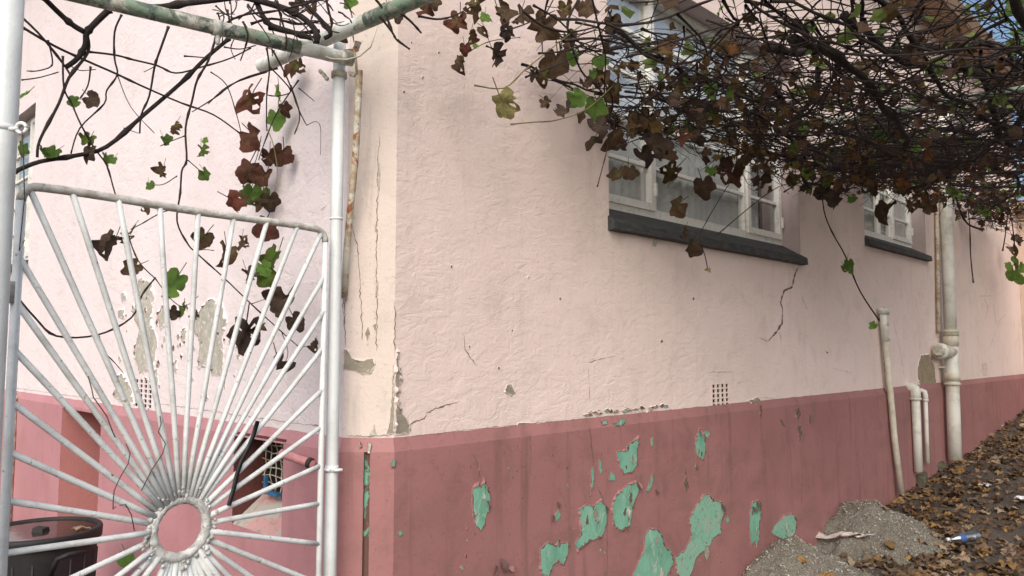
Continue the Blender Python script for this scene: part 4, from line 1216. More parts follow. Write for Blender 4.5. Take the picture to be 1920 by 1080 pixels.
ST = [([(27, 322), (75, 303), (140, 292), (200, 275), (270, 215), (340, 155), (385, 110), (430, 72)], 9, 'bark', 1.0),
      ([(205, 18), (182, 40), (163, 62), (160, 85), (145, 110), (124, 126)], 14, 'bark', .7), ([(80, -6), (108, 22), (135, 46), (158, 60)], 11, 'bark', 1.1),
      ([(163, 62), (165, 98), (130, 145), (110, 195), (75, 262), (70, 295)], 6, 'twig', .8),
      ([(40, 50), (100, 85), (160, 113), (215, 137), (270, 163), (340, 193), (400, 215), (450, 250)], 5, 'twig', .6),
      ([(8, 3), (70, 60), (115, 115), (133, 142)], 4.5, 'twig', .8), ([(316, 50), (300, 95), (290, 125), (280, 180), (265, 215), (262, 250)], 5, 'twig', .6),
      ([(228, 28), (215, 60), (215, 110), (220, 140), (200, 170), (195, 195), (150, 240), (133, 288)], 4, 'twig', .6),
      ([(405, 70), (390, 115), (370, 150), (360, 190), (348, 240), (350, 300), (341, 320), (338, 362), (332, 415), (352, 457), (369, 475), (419, 520), (471, 570), (528, 622), (562, 652)], 5, 'twig', .45),
      ([(165, 97), (215, 103), (250, 112), (295, 123), (330, 137), (380, 125), (430, 110), (470, 90)], 4.2, 'twig', .7),
      ([(520, 128), (450, 150), (400, 185), (360, 210)], 4, 'twig', .5), ([(500, 135), (430, 160), (390, 195)], 3.2, 'twig', .5), ([(500, 90), (505, 130), (500, 180), (500, 245)], 4, 'twig', .6),
      ([(512, 95), (540, 150), (560, 205), (575, 235)], 4, 'twig', .5), ([(545, 160), (562, 215), (552, 252)], 3.5, 'twig', .6), ([(505, 125), (530, 150), (545, 172), (520, 180), (500, 178)], 3.5, 'twig', .6),
      ([(560, 165), (590, 190)], 2.4, 'twig', .5), ([(575, 235), (592, 228), (601, 240), (601, 290)], 1.6, 'twig', .7),
      ([(118, 105), (120, 165), (135, 195), (150, 230), (175, 275), (200, 310), (215, 360), (230, 400), (240, 440), (260, 490), (292, 523)], 3.6, 'twig', .6),
      ([(26, 549), (66, 596), (106, 630), (183, 628), (246, 596), (267, 552), (292, 520)], 4, 'twig', .8), ([(186, 630), (192, 655), (215, 680), (232, 700)], 2.5, 'twig', .5),
      ([(332, 330), (308, 345), (290, 347)], 2.2, 'twig', .6), ([(352, 300), (375, 320), (385, 330)], 2.2, 'twig', .6), ([(346, 255), (320, 265), (300, 274)], 2.2, 'twig', .6),
      ([(220, 140), (245, 200), (290, 250)], 1.8, 'twig', .7), ([(395, 135), (425, 160), (445, 220), (452, 250)], 2.4, 'twig', .7), ([(560, 150), (520, 210), (495, 270), (485, 300)], 3.2, 'twig', .6),
      ([(500, 240), (512, 270), (520, 320), (515, 360)], 2, 'twig_green', .7), ([(332, 390), (300, 400), (265, 420), (245, 430)], 2.6, 'twig', .6), ([(365, 470), (385, 468), (402, 470)], 2, 'twig', .6), ([(471, 570), (500, 560)], 1.8, 'twig', .6),
      ([(292, 523), (320, 560), (345, 575), (372, 555)], 2, 'twig', .6), ([(560, 650), (592, 650)], 1.6, 'twig', .7), ([(528, 622), (540, 660), (530, 690)], 1.8, 'twig', .7), ([(455, 350), (480, 300), (490, 255)], 2, 'twig', .7), ([(40, 150), (75, 145), (110, 135)], 2.6, 'twig', .6),
      ([(130, 122), (150, 132), (180, 130)], 2.4, 'twig', .5), ([(90, 75), (98, 110), (95, 125), (70, 133), (50, 133)], 3, 'twig', .6), ([(345, 105), (385, 108)], 3, 'twig', .6), ([(232, 240), (260, 250)], 2, 'twig', .6),
      ([(170, 125), (165, 160), (150, 185)], 3.5, 'twig', .6), ([(290, 125), (270, 135)], 2.2, 'twig', .6), ([(420, 88), (450, 92), (480, 85)], 3, 'twig', .6)]
for px, wpx, mt, tp_ in ST:
    stem(px, wpx, vg, None, mt, tp_)
# heavier limbs on the pipe and the tangle round the post top
for px, wpx, d_ in [([(232, 6), (290, 14), (350, 6), (430, -4), (470, -14)], 14, 2.62), ([(476, -12), (488, 20), (505, 45), (540, 58), (585, 72)], 13, 2.85), ([(430, -12), (510, 8), (560, 28), (590, 55), (594, 80)], 15, 2.83),
                    ([(555, -10), (590, 25), (620, 60), (608, 72)], 11, 2.85), ([(610, -10), (616, 20), (622, 45), (616, 62)], 6, 2.8), ([(470, 45), (510, 35), (560, 45), (600, 40)], 6, 2.86), ([(400, 60), (450, 30), (520, 20), (600, 0)], 5, 2.8),
                    ([(505, 52), (550, 62), (600, 58)], 9, 2.88), ([(700, -6), (720, 20), (735, 60)], 6, 2.75)]:
    stem(px, wpx, vg, d_, 'bark', .9)
for i in range(44):
    p, q = random.uniform(395, 640), random.uniform(-15, 62)
    a = random.gauss(.5, 1.0); L = random.uniform(30, 110)
    px = [(p, q)]
    for j in range(4):
        px.append((px[-1][0] + math.cos(a) * L / 4, px[-1][1] + math.sin(a) * L / 4)); a += random.gauss(0, .45)
    px = [(x, y) for x, y in px if y < 115]
    if len(px) > 2: stem(px, random.uniform(1.8, 4.5), vg, random.uniform(2.72, 2.98), 'twig', .6, 'twig')
LG = [(470, 190, 58, 'rb'), (523, 175, 34, 'g'), (519, 225, 40, 'g'), (533, 205, 30, 'rb'), (470, 262, 56, 'rb'), (465, 322, 52, 'rb'), (492, 335, 46, 'rb'), (528, 293, 46, 'rb'), (504, 297, 38, 'rb'), (437, 378, 50, 'r'), (472, 365, 42, 'g'), (490, 368, 40, 'g'), (507, 380, 40, 'b'), (487, 382, 30, 'b'), (500, 432, 50, 'r'),
      (165, 287, 42, 'db'), (165, 262, 30, 'og'), (100, 288, 30, 'g'), (80, 285, 24, 'g'), (140, 192, 24, 'g'), (172, 190, 36, 'db'), (196, 298, 26, 'g'), (210, 300, 20, 'g'), (328, 240, 28, 'ob'), (311, 263, 24, 'g'), (378, 285, 30, 'og'), (302, 322, 32, 'b'), (281, 348, 20, 'g'), (383, 328, 26, 'g'), (45, 182, 34, 'g'), (42, 280, 30, 'g'), (384, 265, 14, 'g'),
      (207, 462, 58, 'db'), (238, 452, 34, 'b'), (249, 430, 24, 'g'), (250, 504, 36, 'b'), (330, 528, 46, 'g'), (318, 550, 32, 'g'), (322, 590, 32, 'db'), (343, 585, 34, 'og'), (366, 592, 22, 'b'), (380, 450, 42, 'ob'), (422, 478, 50, 'ob'), (455, 456, 30, 'b'), (513, 487, 52, 'og'), (494, 505, 34, 'g'), (466, 518, 38, 'db'), (499, 522, 42, 'og'), (525, 568, 62, 'db'), (462, 628, 68, 'db'), (485, 622, 36, 'b'), (553, 605, 38, 'db'), (592, 650, 30, 'db'), (527, 685, 52, 'db'), (275, 392, 22, 'b'), (556, 122, 46, 'ob'), (545, 128, 34, 'rb'), (235, 1048, 34, 'g'), (640, 70, 28, 'or'), (585, 20, 30, 'or'), (560, 10, 30, 'b'), (655, 5, 30, 'g'), (725, 22, 36, 'g')]
for p, q, s_, kd in LG:
    d_ = min(dl(p, q), 3.3) if q < 900 else 2.5
    if 440 < p < 620 and 100 < q < 420: d_ = min((XL - EYE.x) / ray(p, q).x - .14, 3.5)
    yaw = YAW - R(90) + random.gauss(0, .5) + random.choice((0, math.pi))
    put_leaf(vg, kd, at(p, q - s_ * .1, d_), s_ * 1.12 / FPX * d_, yaw=yaw, pitch=random.gauss(0, .35))

# ------------------------------------------------------------------ the canopy over the path
vc = thing('pergola_vine', 'dense dark tangle of vine canes and withered leaves roofing the path along the right wall', 'vine', (1.0, -.3, 3.0))
rn = random.Random(21)
def lift_z(x): return float(np.interp(x, [0, 3.4, 6.0, 12], [0, 0, .33, .40]))
def raise_mb(mb): mb.v = [(v[0], v[1], v[2] + lift_z(v[0])) for v in mb.v]
def cane(x, y, z, L, a, r0, bmb, wob=.35, sag=0.0, n_=5, step=.10, zlo=2.93, zhi=3.42):
    pts = [Vector((x, y, z))]; k = max(4, int(L / step)); vz = rn.gauss(0, .12)
    for i in range(k):
        a += rn.gauss(0, wob * .5); vz = vz * .8 + rn.gauss(-sag, .16)
        p = pts[-1] + Vector((math.cos(a), math.sin(a), vz)).normalized() * step
        if p.y > -.06: p.y = -.06; a = -abs(a) * .5
        p.z = min(max(p.z, zlo), zhi)
        pts.append(p)
    rad = [r0 * (1 - .55 * i / k) * (1.4 if i % 3 == 0 else 1) for i in range(k + 1)]
    bmb.tube(pts, rad, n_, cap=n_ > 6)
    return pts
nodes = []
for i in range(34):               # main limbs along the wall
    b = MB()
    x0 = rn.uniform(.7, 5.5)
    pts = cane(x0, rn.uniform(-2.6, -.15), rn.uniform(3.05, 3.25), rn.uniform(2.5, 5.5), rn.gauss(0, .25), rn.uniform(.010, .023), b, .16, n_=7)
    raise_mb(b); b.obj('limb', M['bark'], vc); nodes += pts
tw = MB()
for i in range(440):
    x0 = .5 + 8.5 * rn.random() ** 1.15
    y0 = -2.7 * rn.random() - .06
    nodes += cane(x0, y0, rn.uniform(3.0, 3.32), rn.uniform(.8, 2.4), rn.gauss(0, .5), rn.uniform(.003, .0075), tw, .32)
for i in range(3000):
    p = rn.choice(nodes)
    if p.x > 9.5: continue
    L = rn.uniform(.15, .6)
    cane(p.x, p.y, p.z, L, rn.gauss(0, 1.2), rn.uniform(.0014, .0034), tw, .5, .04, 4, .06, 2.82, 3.5)
for i in range(260):              # finer growth over the first window
    nodes += cane(.9 + 4.2 * rn.random(), -.08 - 1.1 * rn.random(), rn.uniform(2.98, 3.25), rn.uniform(.5, 1.5), rn.gauss(0, .6), rn.uniform(.002, .005), tw, .4)
for i in range(650):
    p = rn.choice(nodes[-2600:])
    cane(p.x, p.y, p.z, rn.uniform(.12, .4), rn.gauss(0, 1.4), rn.uniform(.0012, .0026), tw, .6, .08, 4, .05, 2.8, 3.4)
for i in range(60):               # growth reaching out over the near path
    nodes += cane(.45 + 2.4 * rn.random(), -.35 - 1.5 * rn.random(), rn.uniform(3.08, 3.36), rn.uniform(.6, 1.6), rn.gauss(.1, .55), rn.uniform(.0025, .007), tw, .38)
for i in range(130):
    p = rn.choice(nodes[-650:])
    cane(p.x, p.y, p.z, rn.uniform(.12, .4), rn.gauss(0, 1.4), rn.uniform(.0012, .0026), tw, .6, .05, 4, .05, 3.0, 3.45)
# fringe along the wall
for i in range(520):
    x0 = 1.0 + 8.2 * rn.random()
    cane(x0, rn.uniform(-.55, -.08), rn.uniform(2.98, 3.15), rn.uniform(.2, .55), rn.gauss(.3, 1.0), rn.uniform(.0018, .0038), tw, .6, .12 if x0 > 2.2 else .05, 4, .05, 2.74 if x0 > 3 else 2.85, 3.3)
raise_mb(tw)
ot = tw.obj('twigs', M['twig'], vc); ot['kind'] = 'stuff'
def dc(p): return rdepth(p) 
SC = [([(890, 160), (945, 165), (985, 130), (1010, 110), (1060, 70), (1100, 40)], 3, 'twig_green'), ([(958, 233), (1000, 229), (1045, 225), (1100, 205), (1150, 160)], 3, 'twig_green'), ([(1120, 350), (1128, 320), (1138, 280), (1140, 250)], 2.2, 'twig'),
      ([(1327, 505), (1322, 480), (1312, 445), (1325, 415), (1345, 380), (1370, 340)], 2.2, 'twig'), ([(1648, 600), (1612, 545), (1585, 480), (1560, 435), (1545, 395), (1540, 340)], 3, 'twig'), ([(1085, 0), (1068, 30), (1065, 60), (1080, 110), (1095, 140), (1130, 175), (1145, 230)], 5, 'bark'),
      ([(980, 20), (1020, 50), (1070, 60), (1120, 50)], 5, 'bark'), ([(1000, 10), (1050, 40), (1100, 90), (1160, 100)], 4, 'bark'), ([(745, 75), (768, 92)], 4, 'twig'), ([(712, 30), (735, 60), (745, 76), (768, 92)], 4.5, 'twig'), ([(752, 25), (772, 42), (790, 62)], 5, 'twig'), ([(785, 30), (820, 36), (850, 30), (885, 12)], 4.5, 'twig'),
      ([(868, 105), (900, 85), (930, 75), (975, 70)], 2.6, 'twig_green'), ([(940, 60), (985, 45), (1040, 20)], 3.5, 'twig'), ([(1155, 275), (1220, 250), (1290, 200), (1330, 150)], 2.6, 'twig'), ([(1140, 95), (1220, 80), (1300, 75), (1400, 85)], 4, 'bark'), ([(1250, 290), (1255, 240), (1290, 190), (1345, 120)], 4.5, 'bark'),
      ([(1010, 100), (1060, 95), (1120, 75), (1200, 70)], 3.5, 'twig'), ([(985, 145), (1060, 115), (1110, 88), (1150, 78)], 3.5, 'twig'), ([(1345, 440), (1460, 350), (1545, 335)], 2, 'twig'), ([(1470, 360), (1520, 330), (1560, 320), (1600, 300)], 2.6, 'twig'), ([(1500, 200), (1510, 260), (1540, 330), (1545, 350)], 4, 'bark'), ([(1825, 530), (1820, 480), (1818, 420), (1812, 370)], 2.4, 'twig'),
      ([(1880, 470), (1885, 440), (1890, 400)], 2.5, 'twig'), ([(1905, 520), (1903, 470), (1898, 420), (1890, 380)], 2.5, 'twig'), ([(1840, 430), (1815, 420), (1800, 395), (1790, 360)], 4, 'twig')]
for px, wpx, mt in SC:
    k_ = rn.uniform(.86, .93)
    pts = smooth([at(p, q, dc(p) * k_ * (1 if q > 130 else .97)) for p, q in px], 4)
    w0 = wpx / 1441 * dc(px[0][0]) * .9 / 2
    b = MB(); b.tube(pts, [w0 * (1 - .4 * i / len(pts)) * (1.4 if i % 6 == 0 else 1) for i in range(len(pts))], 6); b.obj('shoot', M[mt], vc)
LC = [(735, 30, 48, 'b'), (800, 15, 44, 'rb'), (815, 5, 28, 'b'), (858, 45, 48, 'rb'), (884, 70, 34, 'rb'), (890, 82, 30, 'g'), (865, 122, 40, 'b'), (872, 92, 26, 'r'), (905, 58, 32, 'b'), (912, 34, 28, 'g'), (893, 14, 56, 'ob'), (940, 30, 60, 'b'), (978, 32, 52, 'b'), (928, 104, 50, 'db'), (950, 65, 34, 'db'), (943, 196, 66, 'oy'), (1020, 55, 66, 'b'), (1075, 82, 50, 'b'), (1040, 122, 60, 'b'), (1022, 145, 44, 'ob'), (1000, 140, 28, 'db'), (1022, 194, 26, 'b'), (1058, 212, 44, 'db'), (1080, 186, 42, 'g'), (1096, 160, 34, 'b'), (1116, 205, 50, 'g'), (1072, 108, 30, 'g'), (1124, 118, 34, 'g'), (1112, 138, 20, 'g'), (1128, 146, 40, 'b'), (1155, 172, 60, 'ob'),
      (1122, 242, 54, 'db'), (1146, 266, 60, 'b'), (1114, 265, 44, 'ob'), (1212, 228, 60, 'b'), (1184, 236, 50, 'b'), (1225, 275, 74, 'db'), (1208, 295, 50, 'db'), (1246, 290, 50, 'b'), (1158, 330, 42, 'ob'), (1182, 325, 34, 'b'), (1260, 325, 46, 'ob'), (1320, 352, 46, 'b'), (1367, 330, 54, 'rb'), (1272, 391, 44, 'ob'), (1332, 322, 24, 'g'), (1288, 242, 30, 'g'), (1264, 160, 34, 'b'), (1330, 212, 60, 'b'), (1302, 220, 50, 'b'), (1402, 300, 30, 'b'), (1430, 312, 40, 'b'), (1418, 285, 32, 'ob'), (1415, 240, 46, 'b'), (1368, 255, 34, 'b'), (1436, 335, 26, 'b'), (1490, 342, 36, 'ob'), (1545, 378, 60, 'db'), (1550, 342, 34, 'og'), (1508, 308, 36, 'ob'),
      (1597, 374, 20, 'g'), (1588, 368, 16, 'g'), (1590, 497, 26, 'g'), (1598, 508, 18, 'g'), (1582, 503, 18, 'og'), (1638, 611, 17, 'g'), (1300, 468, 38, 'b'), (1283, 437, 26, 'db'), (1327, 507, 14, 'oy'), (1664, 398, 50, 'b'), (1706, 385, 38, 'b'), (1742, 388, 40, 'b'), (1798, 368, 22, 'g'), (1630, 350, 40, 'b'), (1610, 330, 40, 'ob'), (1580, 300, 44, 'ob'), (1690, 350, 40, 'db'), (1725, 350, 36, 'og'), (1360, 185, 40, 'db'), (1250, 90, 40, 'or'), (1100, 20, 50, 'b'), (1150, 50, 44, 'b'), (1060, 20, 40, 'ob'), (1290, 160, 40, 'og'),
      (1902, 452, 30, 'db'), (1898, 470, 26, 'b'), (1905, 490, 30, 'og'), (1912, 505, 26, 'g'), (1900, 515, 28, 'g'), (1912, 525, 24, 'g'), (1893, 500, 18, 'g'), (1720, 260, 40, 'b'), (1815, 345, 36, 'db'), (1860, 370, 44, 'b'), (1885, 390, 44, 'db'), (1840, 395, 36, 'b')]
nl = 0
for p, q, s_, kd in LC:
    k_ = rn.uniform(.86, .95)
    d_ = dc(p) * k_
    if p < 1000: d_ = min(d_, dc(p) - .16)
    put_leaf(vc, kd, at(p, q - s_ * .1, d_), s_ * 1.06 / FPX * d_, yaw=YAW - R(90) + random.gauss(-.2, .55) + random.choice((0, math.pi)), pitch=random.gauss(0, .4)); nl += 1
kinds = ['b', 'b', 'b', 'db', 'ob', 'rb', 'og', 'or', 'g', 'g']
while nl < 295:                    # withered leaves caught in the tangle, mostly near the wall
    x = 1.1 + 7.4 * rn.random(); y = -.08 - abs(rn.gauss(0, .7)); z = rn.uniform(2.88, 3.12) - (.08 if y > -.5 else 0)
    if y < -2.4: continue
    put_leaf(vc, rn.choice(kinds), (x, y, z + lift_z(x) + (.05 if x > 4 else 0)), rn.uniform(.06, .115)); nl += 1
# lighter green growth on top of the tangle, too much to count
def scatter(kinds_, n_, fpos, smin, smax, parent, name, mats, seedo=0):
    mb = MB()
    for i in range(n_):
        pos = Vector(fpos()); s_ = rn.uniform(smin, smax)
        f_, c_, cr, tn = SPECS[rn.choice([0, 5, 1, 3])]
        mm = Euler((rn.uniform(-1.2, 1.2), rn.uniform(-1.2, 1.2), rn.uniform(0, 6.28))).to_matrix()
        n8 = 10; vs = [pos]
        for j in range(n8):
            th = 2 * math.pi * j / n8
            rr = s_ * (.42 + .08 * math.cos(5 * th) + rn.uniform(-.05, .05))
            v = Vector((rr * math.sin(th), s_ * (-f_ * .3 * abs(math.sin(th)) + c_ * .2 * math.cos(th) ** 2), -rr * math.cos(th)))
            vs.append(pos + mm @ v)
        mb.add(vs, [(0, 1 + j, 1 + (j + 1) % n8) for j in range(n8)], rn.choice(kinds_))
    raise_mb(mb)
    o = mb.obj(name, mats, parent, False); o['kind'] = 'stuff'
    return o
scatter([0, 0, 1], 620, lambda: (1.2 + 8.5 * rn.random() ** .9, -2.6 * rn.random() - .05, rn.uniform(3.08, 3.5)), .06, .11, vc, 'upper_leaves', [LM['g'], LM['og']])
scatter([0, 0, 1, 2, 3], 95, lambda: (.55 + 2.2 * rn.random(), -.3 - 1.4 * rn.random(), rn.uniform(3.06, 3.36)), .05, .10, vc, 'near_leaves', [LM['g'], LM['og'], LM['b'], LM['ob']])
scatter([0, 1, 2], 450, lambda: (1.2 + 8.3 * rn.random() ** .9, -2.5 * rn.random() ** 1.5 - .06, rn.uniform(2.86, 3.2)), .05, .10, vc, 'small_withered_leaves', [LM['db'], LM['b'], LM['ob']])
scatter([0, 1, 2, 2], 330, lambda: (1.0 + 4.0 * rn.random(), -.08 - .9 * rn.random(), rn.uniform(2.86, 3.15)), .04, .085, vc, 'small_withered_leaves', [LM['db'], LM['b'], LM['og']])
# pipe carrying the tangle, seen at its far right
pc = thing('pergola_pipe', 'grey pergola pipe buried in the vine tangle at the upper right', 'pipe', (6, -.9, 3.05))
b = MB(); b.tube([athz(1700, 205, 3.2) + (athz(1930, 166, 3.2) - athz(1700, 205, 3.2)) * t_ for t_ in np.linspace(-1.2, 1.5, 10)], .024, 12); b.obj('tube', M['pergola'], pc)

# ------------------------------------------------------------------ ground things along the path
def heap(name, label, c, rx, ry, h, seed):
    t_ = thing(name, label, 'sand heap', (c[0], c[1], gz(*c)))
    n_ = 120; vs = []; fs = []; idx = {}
    def hz(x, y):
        u, v = (x - c[0]) / rx, (y - c[1]) / ry
        rr = math.sqrt(u * u + v * v) * (1 + .22 * noise.noise((math.atan2(v, u) * 1.2, seed, 0)))
        z = h * (1.06 - rr) if rr > .16 else h * (.90 - .0 + .0 * rr)
        return z + .040 * noise.fractal((x * 6, y * 6, seed), .75, 2, 6)
    for j in range(n_ + 1):
        for i in range(n_ + 1):
            x = c[0] + rx * 1.35 * (2 * i / n_ - 1); y = min(c[1] + ry * 1.35 * (2 * j / n_ - 1), -.005)
            z = hz(x, y)
            idx[(i, j)] = (len(vs), z); vs.append((x, y, gz(x, y) + max(z, -.03)))
    for j in range(n_):
        for i in range(n_):
            q4 = [idx[(i, j)], idx[(i + 1, j)], idx[(i + 1, j + 1)], idx[(i, j + 1)]]
            if max(k_[1] for k_ in q4) > -.025: fs.append(tuple(k_[0] for k_ in q4))
    b = MB(); b.add(vs, fs); b.obj('heap', M['sand'], t_)
    g = MB()
    for i in range(6000):
        x, y = c[0] + rx * rn.gauss(0, .62), c[1] + ry * rn.gauss(-.25, .6)
        z = hz(x, y)
        if y > -.03 or (z < -.015 and rn.random() < .75): continue
        z = max(z, 0)
        s_ = .0025 + .010 * rn.random() ** 4; p = Vector((x, y, gz(x, y) + z + s_ * .3))
        vv = [p + Vector((rn.uniform(-1, 1), rn.uniform(-1, 1), rn.uniform(-.3, 1))) * s_ for _ in range(3)] + [p + Vector((0, 0, s_))]
        g.add(vv, [(0, 1, 2), (0, 1, 3), (1, 2, 3), (2, 0, 3)])
    o = g.obj('loose_grit', M['grit'], t_, False); o['kind'] = 'stuff'
    return hz
HA = ((4.36, -.22), .58, .50, .31); HB = ((3.14, -.16), .66, .50, .31)
hza = heap('sand_heap', 'taller grey sand heap against the wall, behind the plastic film', *HA[:1], *HA[1:], 3.0)
hzb = heap('sand_heap', 'nearer grey sand heap against the wall at the bottom of the photo', *HB[:1], *HB[1:], 8.0)
def surf(x, y):
    return gz(x, y) + max(0, hza(x, y), hzb(x, y))
def on_ground(p, q):
    r = ray(p, q); t_ = 1.5
    while t_ < 40:
        v = EYE + r * t_
        if v.z < surf(v.x, v.y): break
        t_ += .02
    return v
# plastic film
film = MB(); tr = [(1478, 990), (1495, 997), (1515, 1010), (1540, 1022), (1565, 1027), (1590, 1024), (1612, 1018), (1635, 1020)]
vs = []; W_ = [.03, .05, .045, .04, .05, .06, .09, .07]
for i, (p, q) in enumerate(tr):
    v = on_ground(p, q); 
    for j in range(5):
        o = (j - 2) / 2 * W_[i]
        vs.append(v + Vector((o * .5, -o, .055 + .012 * noise.noise((i * .9, j * 1.7, 2)) + .007 * (j % 2) + max(0, surf(v.x + o * .5, v.y - o) - v.z))))
film.add(vs, [(i * 5 + j, i * 5 + j + 1, i * 5 + j + 6, i * 5 + j + 5) for i in range(len(tr) - 1) for j in range(4)])
tag(film.obj('plastic_film', M['plastic_wrap']), 'crumpled strip of pale plastic film trailing between the two sand heaps', 'plastic film')
# bottle
v0, v1 = on_ground(1776, 1022), on_ground(1842, 1012)
ax_ = (v1 - v0).normalized(); L_ = .27
bt = thing('plastic_bottle', 'empty clear plastic bottle with dark blue label lying among the fallen leaves', 'bottle', tuple(v0))
mrot = Vector((0, 0, 1)).rotation_difference(ax_).to_matrix().to_4x4()
base_ = Matrix.Translation(v0 + Vector((0, 0, .036))) @ mrot
def lath(prof, name, mat):
    b = MB(); b.lathe(prof, 20); b.v = [tuple(base_ @ Vector(v)) for v in b.v]; b.obj(name, mat, bt)
lath([(.013, .02), (.014, .04), (.022, .06), (.033, .085), (.035, .10), (.035, .105)] + [(.035 - .0025 * (i % 2), .135 + .012 * i) for i in range(11)] + [(.033, .268), (.028, .275), (0, .272)], 'body', M['bottle'])
lath([(.0355, .098), (.0358, .10), (.0358, .14), (.0355, .142)], 'label_band', M['label'])
lath([(0, .0), (.0165, .0), (.0165, .02), (.012, .022)], 'cap', M['cap'])
# litter
def scrap(name, label, p, q, s_, mat):
    v = on_ground(p, q); b = MB(); vs = []
    for j in range(6):
        for i in range(6):
            x, y = (i / 5 - .5) * s_, (j / 5 - .5) * s_ * .8
            vs.append(v + Vector((x, y, .022 + .5 * s_ * abs(noise.noise((i * .8 + p, j * .8, 3))))))
    b.add(vs, [(j * 6 + i, j * 6 + i + 1, j * 6 + i + 7, j * 6 + i + 6) for j in range(5) for i in range(5)])
    tag(b.obj(name, mat, None, False), label, 'litter')
scrap('paper_scrap', 'crumpled white paper scrap on the leaves, left of the bare soil', 1847, 914, .11, M['paper'])
scrap('paper_scrap', 'flat pale scrap near the right photo edge among far leaves', 1912, 940, .09, M['paper'])
scrap('paper_scrap', 'thin white scrap on the leaves far along the path', 1872, 801, .14, M['paper'])
# stones beside the pipe feet
def stone(label, p, q, sx_, sy_, sz_, rot):
    v = on_ground(p, q); bm = bmesh.new(); bmesh.ops.create_cube(bm, size=1)
    bmesh.ops.bevel(bm, geom=bm.edges[:], offset=.1, segments=2, affect='EDGES')
    bmesh.ops.subdivide_edges(bm, edges=bm.edges[:], cuts=1)
    for w_ in bm.verts:
        w_.co += noise.noise_vector(w_.co * 2.1 + Vector((p, 0, 0))) * .09
        w_.co = Vector((w_.co.x * sx_, w_.co.y * sy_, w_.co.z * sz_))
    me = bpy.data.meshes.new('stone'); bm.to_mesh(me); bm.free(); me.materials.append(M['brickstone'])
    o = link('stone', me); o.location = v + Vector((0, 0, sz_ * .3)); o.rotation_euler = (.1, -.05, rot)
    tag(o, label, 'stone', None)
stone('mossy brick lying at the foot of the leaning waste pipe', 1722, 905, .30, .16, .13, .3)
stone('dark brick lying at the foot of the short white spout', 1748, 884, .26, .15, .13, -.4)
# fallen leaves
FM = {}
fvar = []
for v_ in range(6):
    mb = leafmesh('fallen_leaf', v_ * 5.1 + 40, [.1, .3, .5, .2, .15, .4][v_], [.5, .3, .7, .9, .2, .5][v_], [.25, .3, .3, .2, .35, .25][v_], 0, 5, .45, 20)
    for kd in ('tan', 'brn', 'ylw', 'pal'): fvar.append(mb.mesh('fallen_leaf', LM[kd]))
cnt = 0; tries = 0
while cnt < 290 and tries < 20000:
    tries += 1
    p, q = rn.uniform(1480, 1930), 1090 - 340 * rn.random() ** 1.1
    v = on_ground(p, q)
    if v.y > -.05 or v.x > 11: continue
    hh = max(hza(v.x, v.y), hzb(v.x, v.y))
    if hh > .03 and rn.random() < .93: continue
    open_ = noise.noise((v.x * 1.1, v.y * 1.1, 7))
    if p > 1800 and q > 900 and rn.random() < .65: continue
    if open_ < -.25 and rn.random() < .6: continue
    me = rn.choice(fvar)
    o = link('fallen_leaf', me)
    s_ = rn.uniform(.07, .15)
    o.location = v + Vector((0, 0, .012 + .01 * rn.random())); o.scale = (s_, s_, s_)
    o.rotation_euler = (R(-90) + rn.gauss(0, .22), rn.gauss(0, .22), rn.uniform(0, 6.28)) if rn.random() < .5 else (R(90) + rn.gauss(0, .22), rn.gauss(0, .22), rn.uniform(0, 6.28))
    col_ = {'tan': 'tan', 'brn': 'dark brown', 'ylw': 'ochre', 'pal': 'pale buff'}[('tan', 'brn', 'ylw', 'pal')[fvar.index(me) % 4]]
    if v.x > 8: zn = 'far along the path beyond the soil pipe'
    elif v.y > -.45 and v.x > 5: zn = 'at the feet of the wall pipes'
    elif v.x < 4.3 and v.y > -1.0: zn = 'at the skirt of the sand heaps'
    elif v.x < 5.0: zn = 'near the plastic bottle'
    else: zn = 'on the open path between pipes and photo edge'
    tag(o, f'{col_} fallen leaf {zn}', 'leaf', f'{col_} fallen leaves {zn}')
    cnt += 1
def fpos():
    while True:
        x = 2.5 + 11 * rn.random() ** .8; y = -3.2 * rn.random() - .03
        if max(hza(x, y), hzb(x, y)) > .01 and rn.random() < .95: continue
        if y < -1.3 and x < 6 and rn.random() < .75: continue
        return (x, y, gz(x, y) + rn.uniform(.004, .03))
lit = MB()
for i in range(3600):
    pos = Vector(fpos()); s_ = rn.uniform(.035, .11)
    mm = Euler((rn.gauss(0, .35), rn.gauss(0, .35), rn.uniform(0, 6.28))).to_matrix()
    n8 = 10; vs = [pos + Vector((0, 0, .006))]
    for j in range(n8):
        th = 2 * math.pi * j / n8
        rr = s_ * (.38 + .12 * math.cos(5 * th) + rn.uniform(-.07, .07))
        vs.append(pos + mm @ Vector((rr * math.sin(th), rr * math.cos(th) * .9, rn.uniform(-.1, .16) * s_)))
    lit.add(vs, [(0, 1 + j, 1 + (j + 1) % n8) for j in range(n8)], rn.choice([0, 1, 1, 2, 3, 1]))
M_l = [simple('litter_tan', (.28, .18, .10), .8, (.18, .11, .06), 20), simple('litter_brown', (.13, .075, .04), .8, (.08, .05, .03), 20), simple('litter_ochre', (.27, .16, .065), .8, (.17, .10, .045), 20), simple('litter_dark', (.06, .042, .03), .85, (.09, .06, .04), 20)]
o = lit.obj('leaf_litter', M_l, None, False); o['kind'] = 'stuff'; o['label'] = 'carpet of small brown leaf litter on the dark path'

# leaf resting on the barrel
o = link('fallen_leaf', fvar[3]); o.location = at(150, 989, 3.95); o.scale = (.10, .06, .10); o.rotation_euler = (R(-88), .1, 1.0)
tag(o, 'single pale leaf floating on the barrel water', 'leaf')

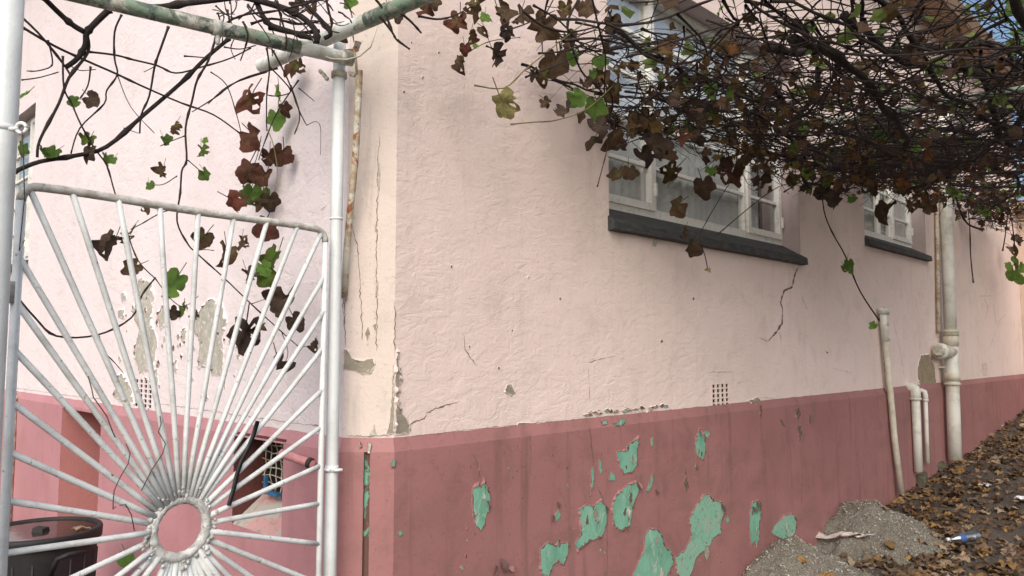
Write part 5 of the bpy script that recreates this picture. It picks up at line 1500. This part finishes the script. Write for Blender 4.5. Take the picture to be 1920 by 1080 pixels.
# ------------------------------------------------------------------ beyond the path
wg = thing('side_wing', 'peach plastered wing of a building closing the far end of the path', 'building', (XEND + 1.5, -.5, .9))
T2 = lambda u, d, z: (XEND - .02 + d, u, z)
panel('wall', T2, -3.2, -.001, .4, 3.75, M['tan'] if False else plaster('peach_plaster', (.60, .46, .37), (.54, .41, .32), (.38, .29, .23), streak=.3), wg, (), .2, .002)
b = MB(); b.box((XEND - .3, -3.4, 3.75), (XEND + 3, -.001, 3.85)); b.obj('roof', M['tan'], wg, False)
b = MB(); b.box((XEND - .045, -3.2, .4), (XEND - .022, -.03, 1.4)); b.obj('dado', M['dado'], wg, False)

def tree(name, label, base, h, cr, mat, nleaf, group=None):
    t_ = thing(name, label, 'tree', base, group)
    bx, by, bz = base
    b = MB(); b.tube([(bx, by, bz - .2), (bx + .1, by, bz + h * .3), (bx - .05, by + .1, bz + h * .6), (bx, by, bz + h * .85)], [.22, .17, .11, .04], 10)
    for i in range(7):
        a = i * 2.4; z = bz + h * (.35 + .06 * i)
        b.tube([(bx, by, z), (bx + cr * .4 * math.cos(a), by + cr * .4 * math.sin(a), z + h * .12), (bx + cr * .8 * math.cos(a), by + cr * .8 * math.sin(a), z + h * .2)], [.08, .05, .015], 6)
    b.obj('trunk', M['bark'], t_)
    cl = [(Vector((bx, by, bz + h * .66)) + Vector((rn.gauss(0, .42) * cr, rn.gauss(0, .42) * cr, rn.gauss(0, .18) * h)), rn.uniform(.25, .5) * cr) for _ in range(26)]
    mb = MB()
    for i in range(nleaf):
        c_, r_ = rn.choice(cl)
        pos = c_ + Vector((rn.gauss(0, .5), rn.gauss(0, .5), rn.gauss(0, .45))) * r_
        s_ = rn.uniform(.05, .13); mm = Euler((rn.uniform(-1.5, 1.5), rn.uniform(-1.5, 1.5), rn.uniform(0, 6.28))).to_matrix()
        mb.add([pos + mm @ Vector(v) * s_ for v in ((0, 0, 1), (.55, .12, .1), (0, 0, -1), (-.55, .12, .1))], [(0, 1, 2), (0, 2, 3)])
    mb.obj('crown', mat, t_, False)
tree('broadleaf_tree', 'bright green leafy tree beyond the far end of the path', (13.6, -1.6, 1.0), 7.0, 2.3, M['treeleaf'], 9000)
tree('broadleaf_tree', 'darker green tree behind the vine at the right photo edge', (12.5, -4.2, 1.0), 6.2, 2.2, M['treeleaf_dark'], 8000)
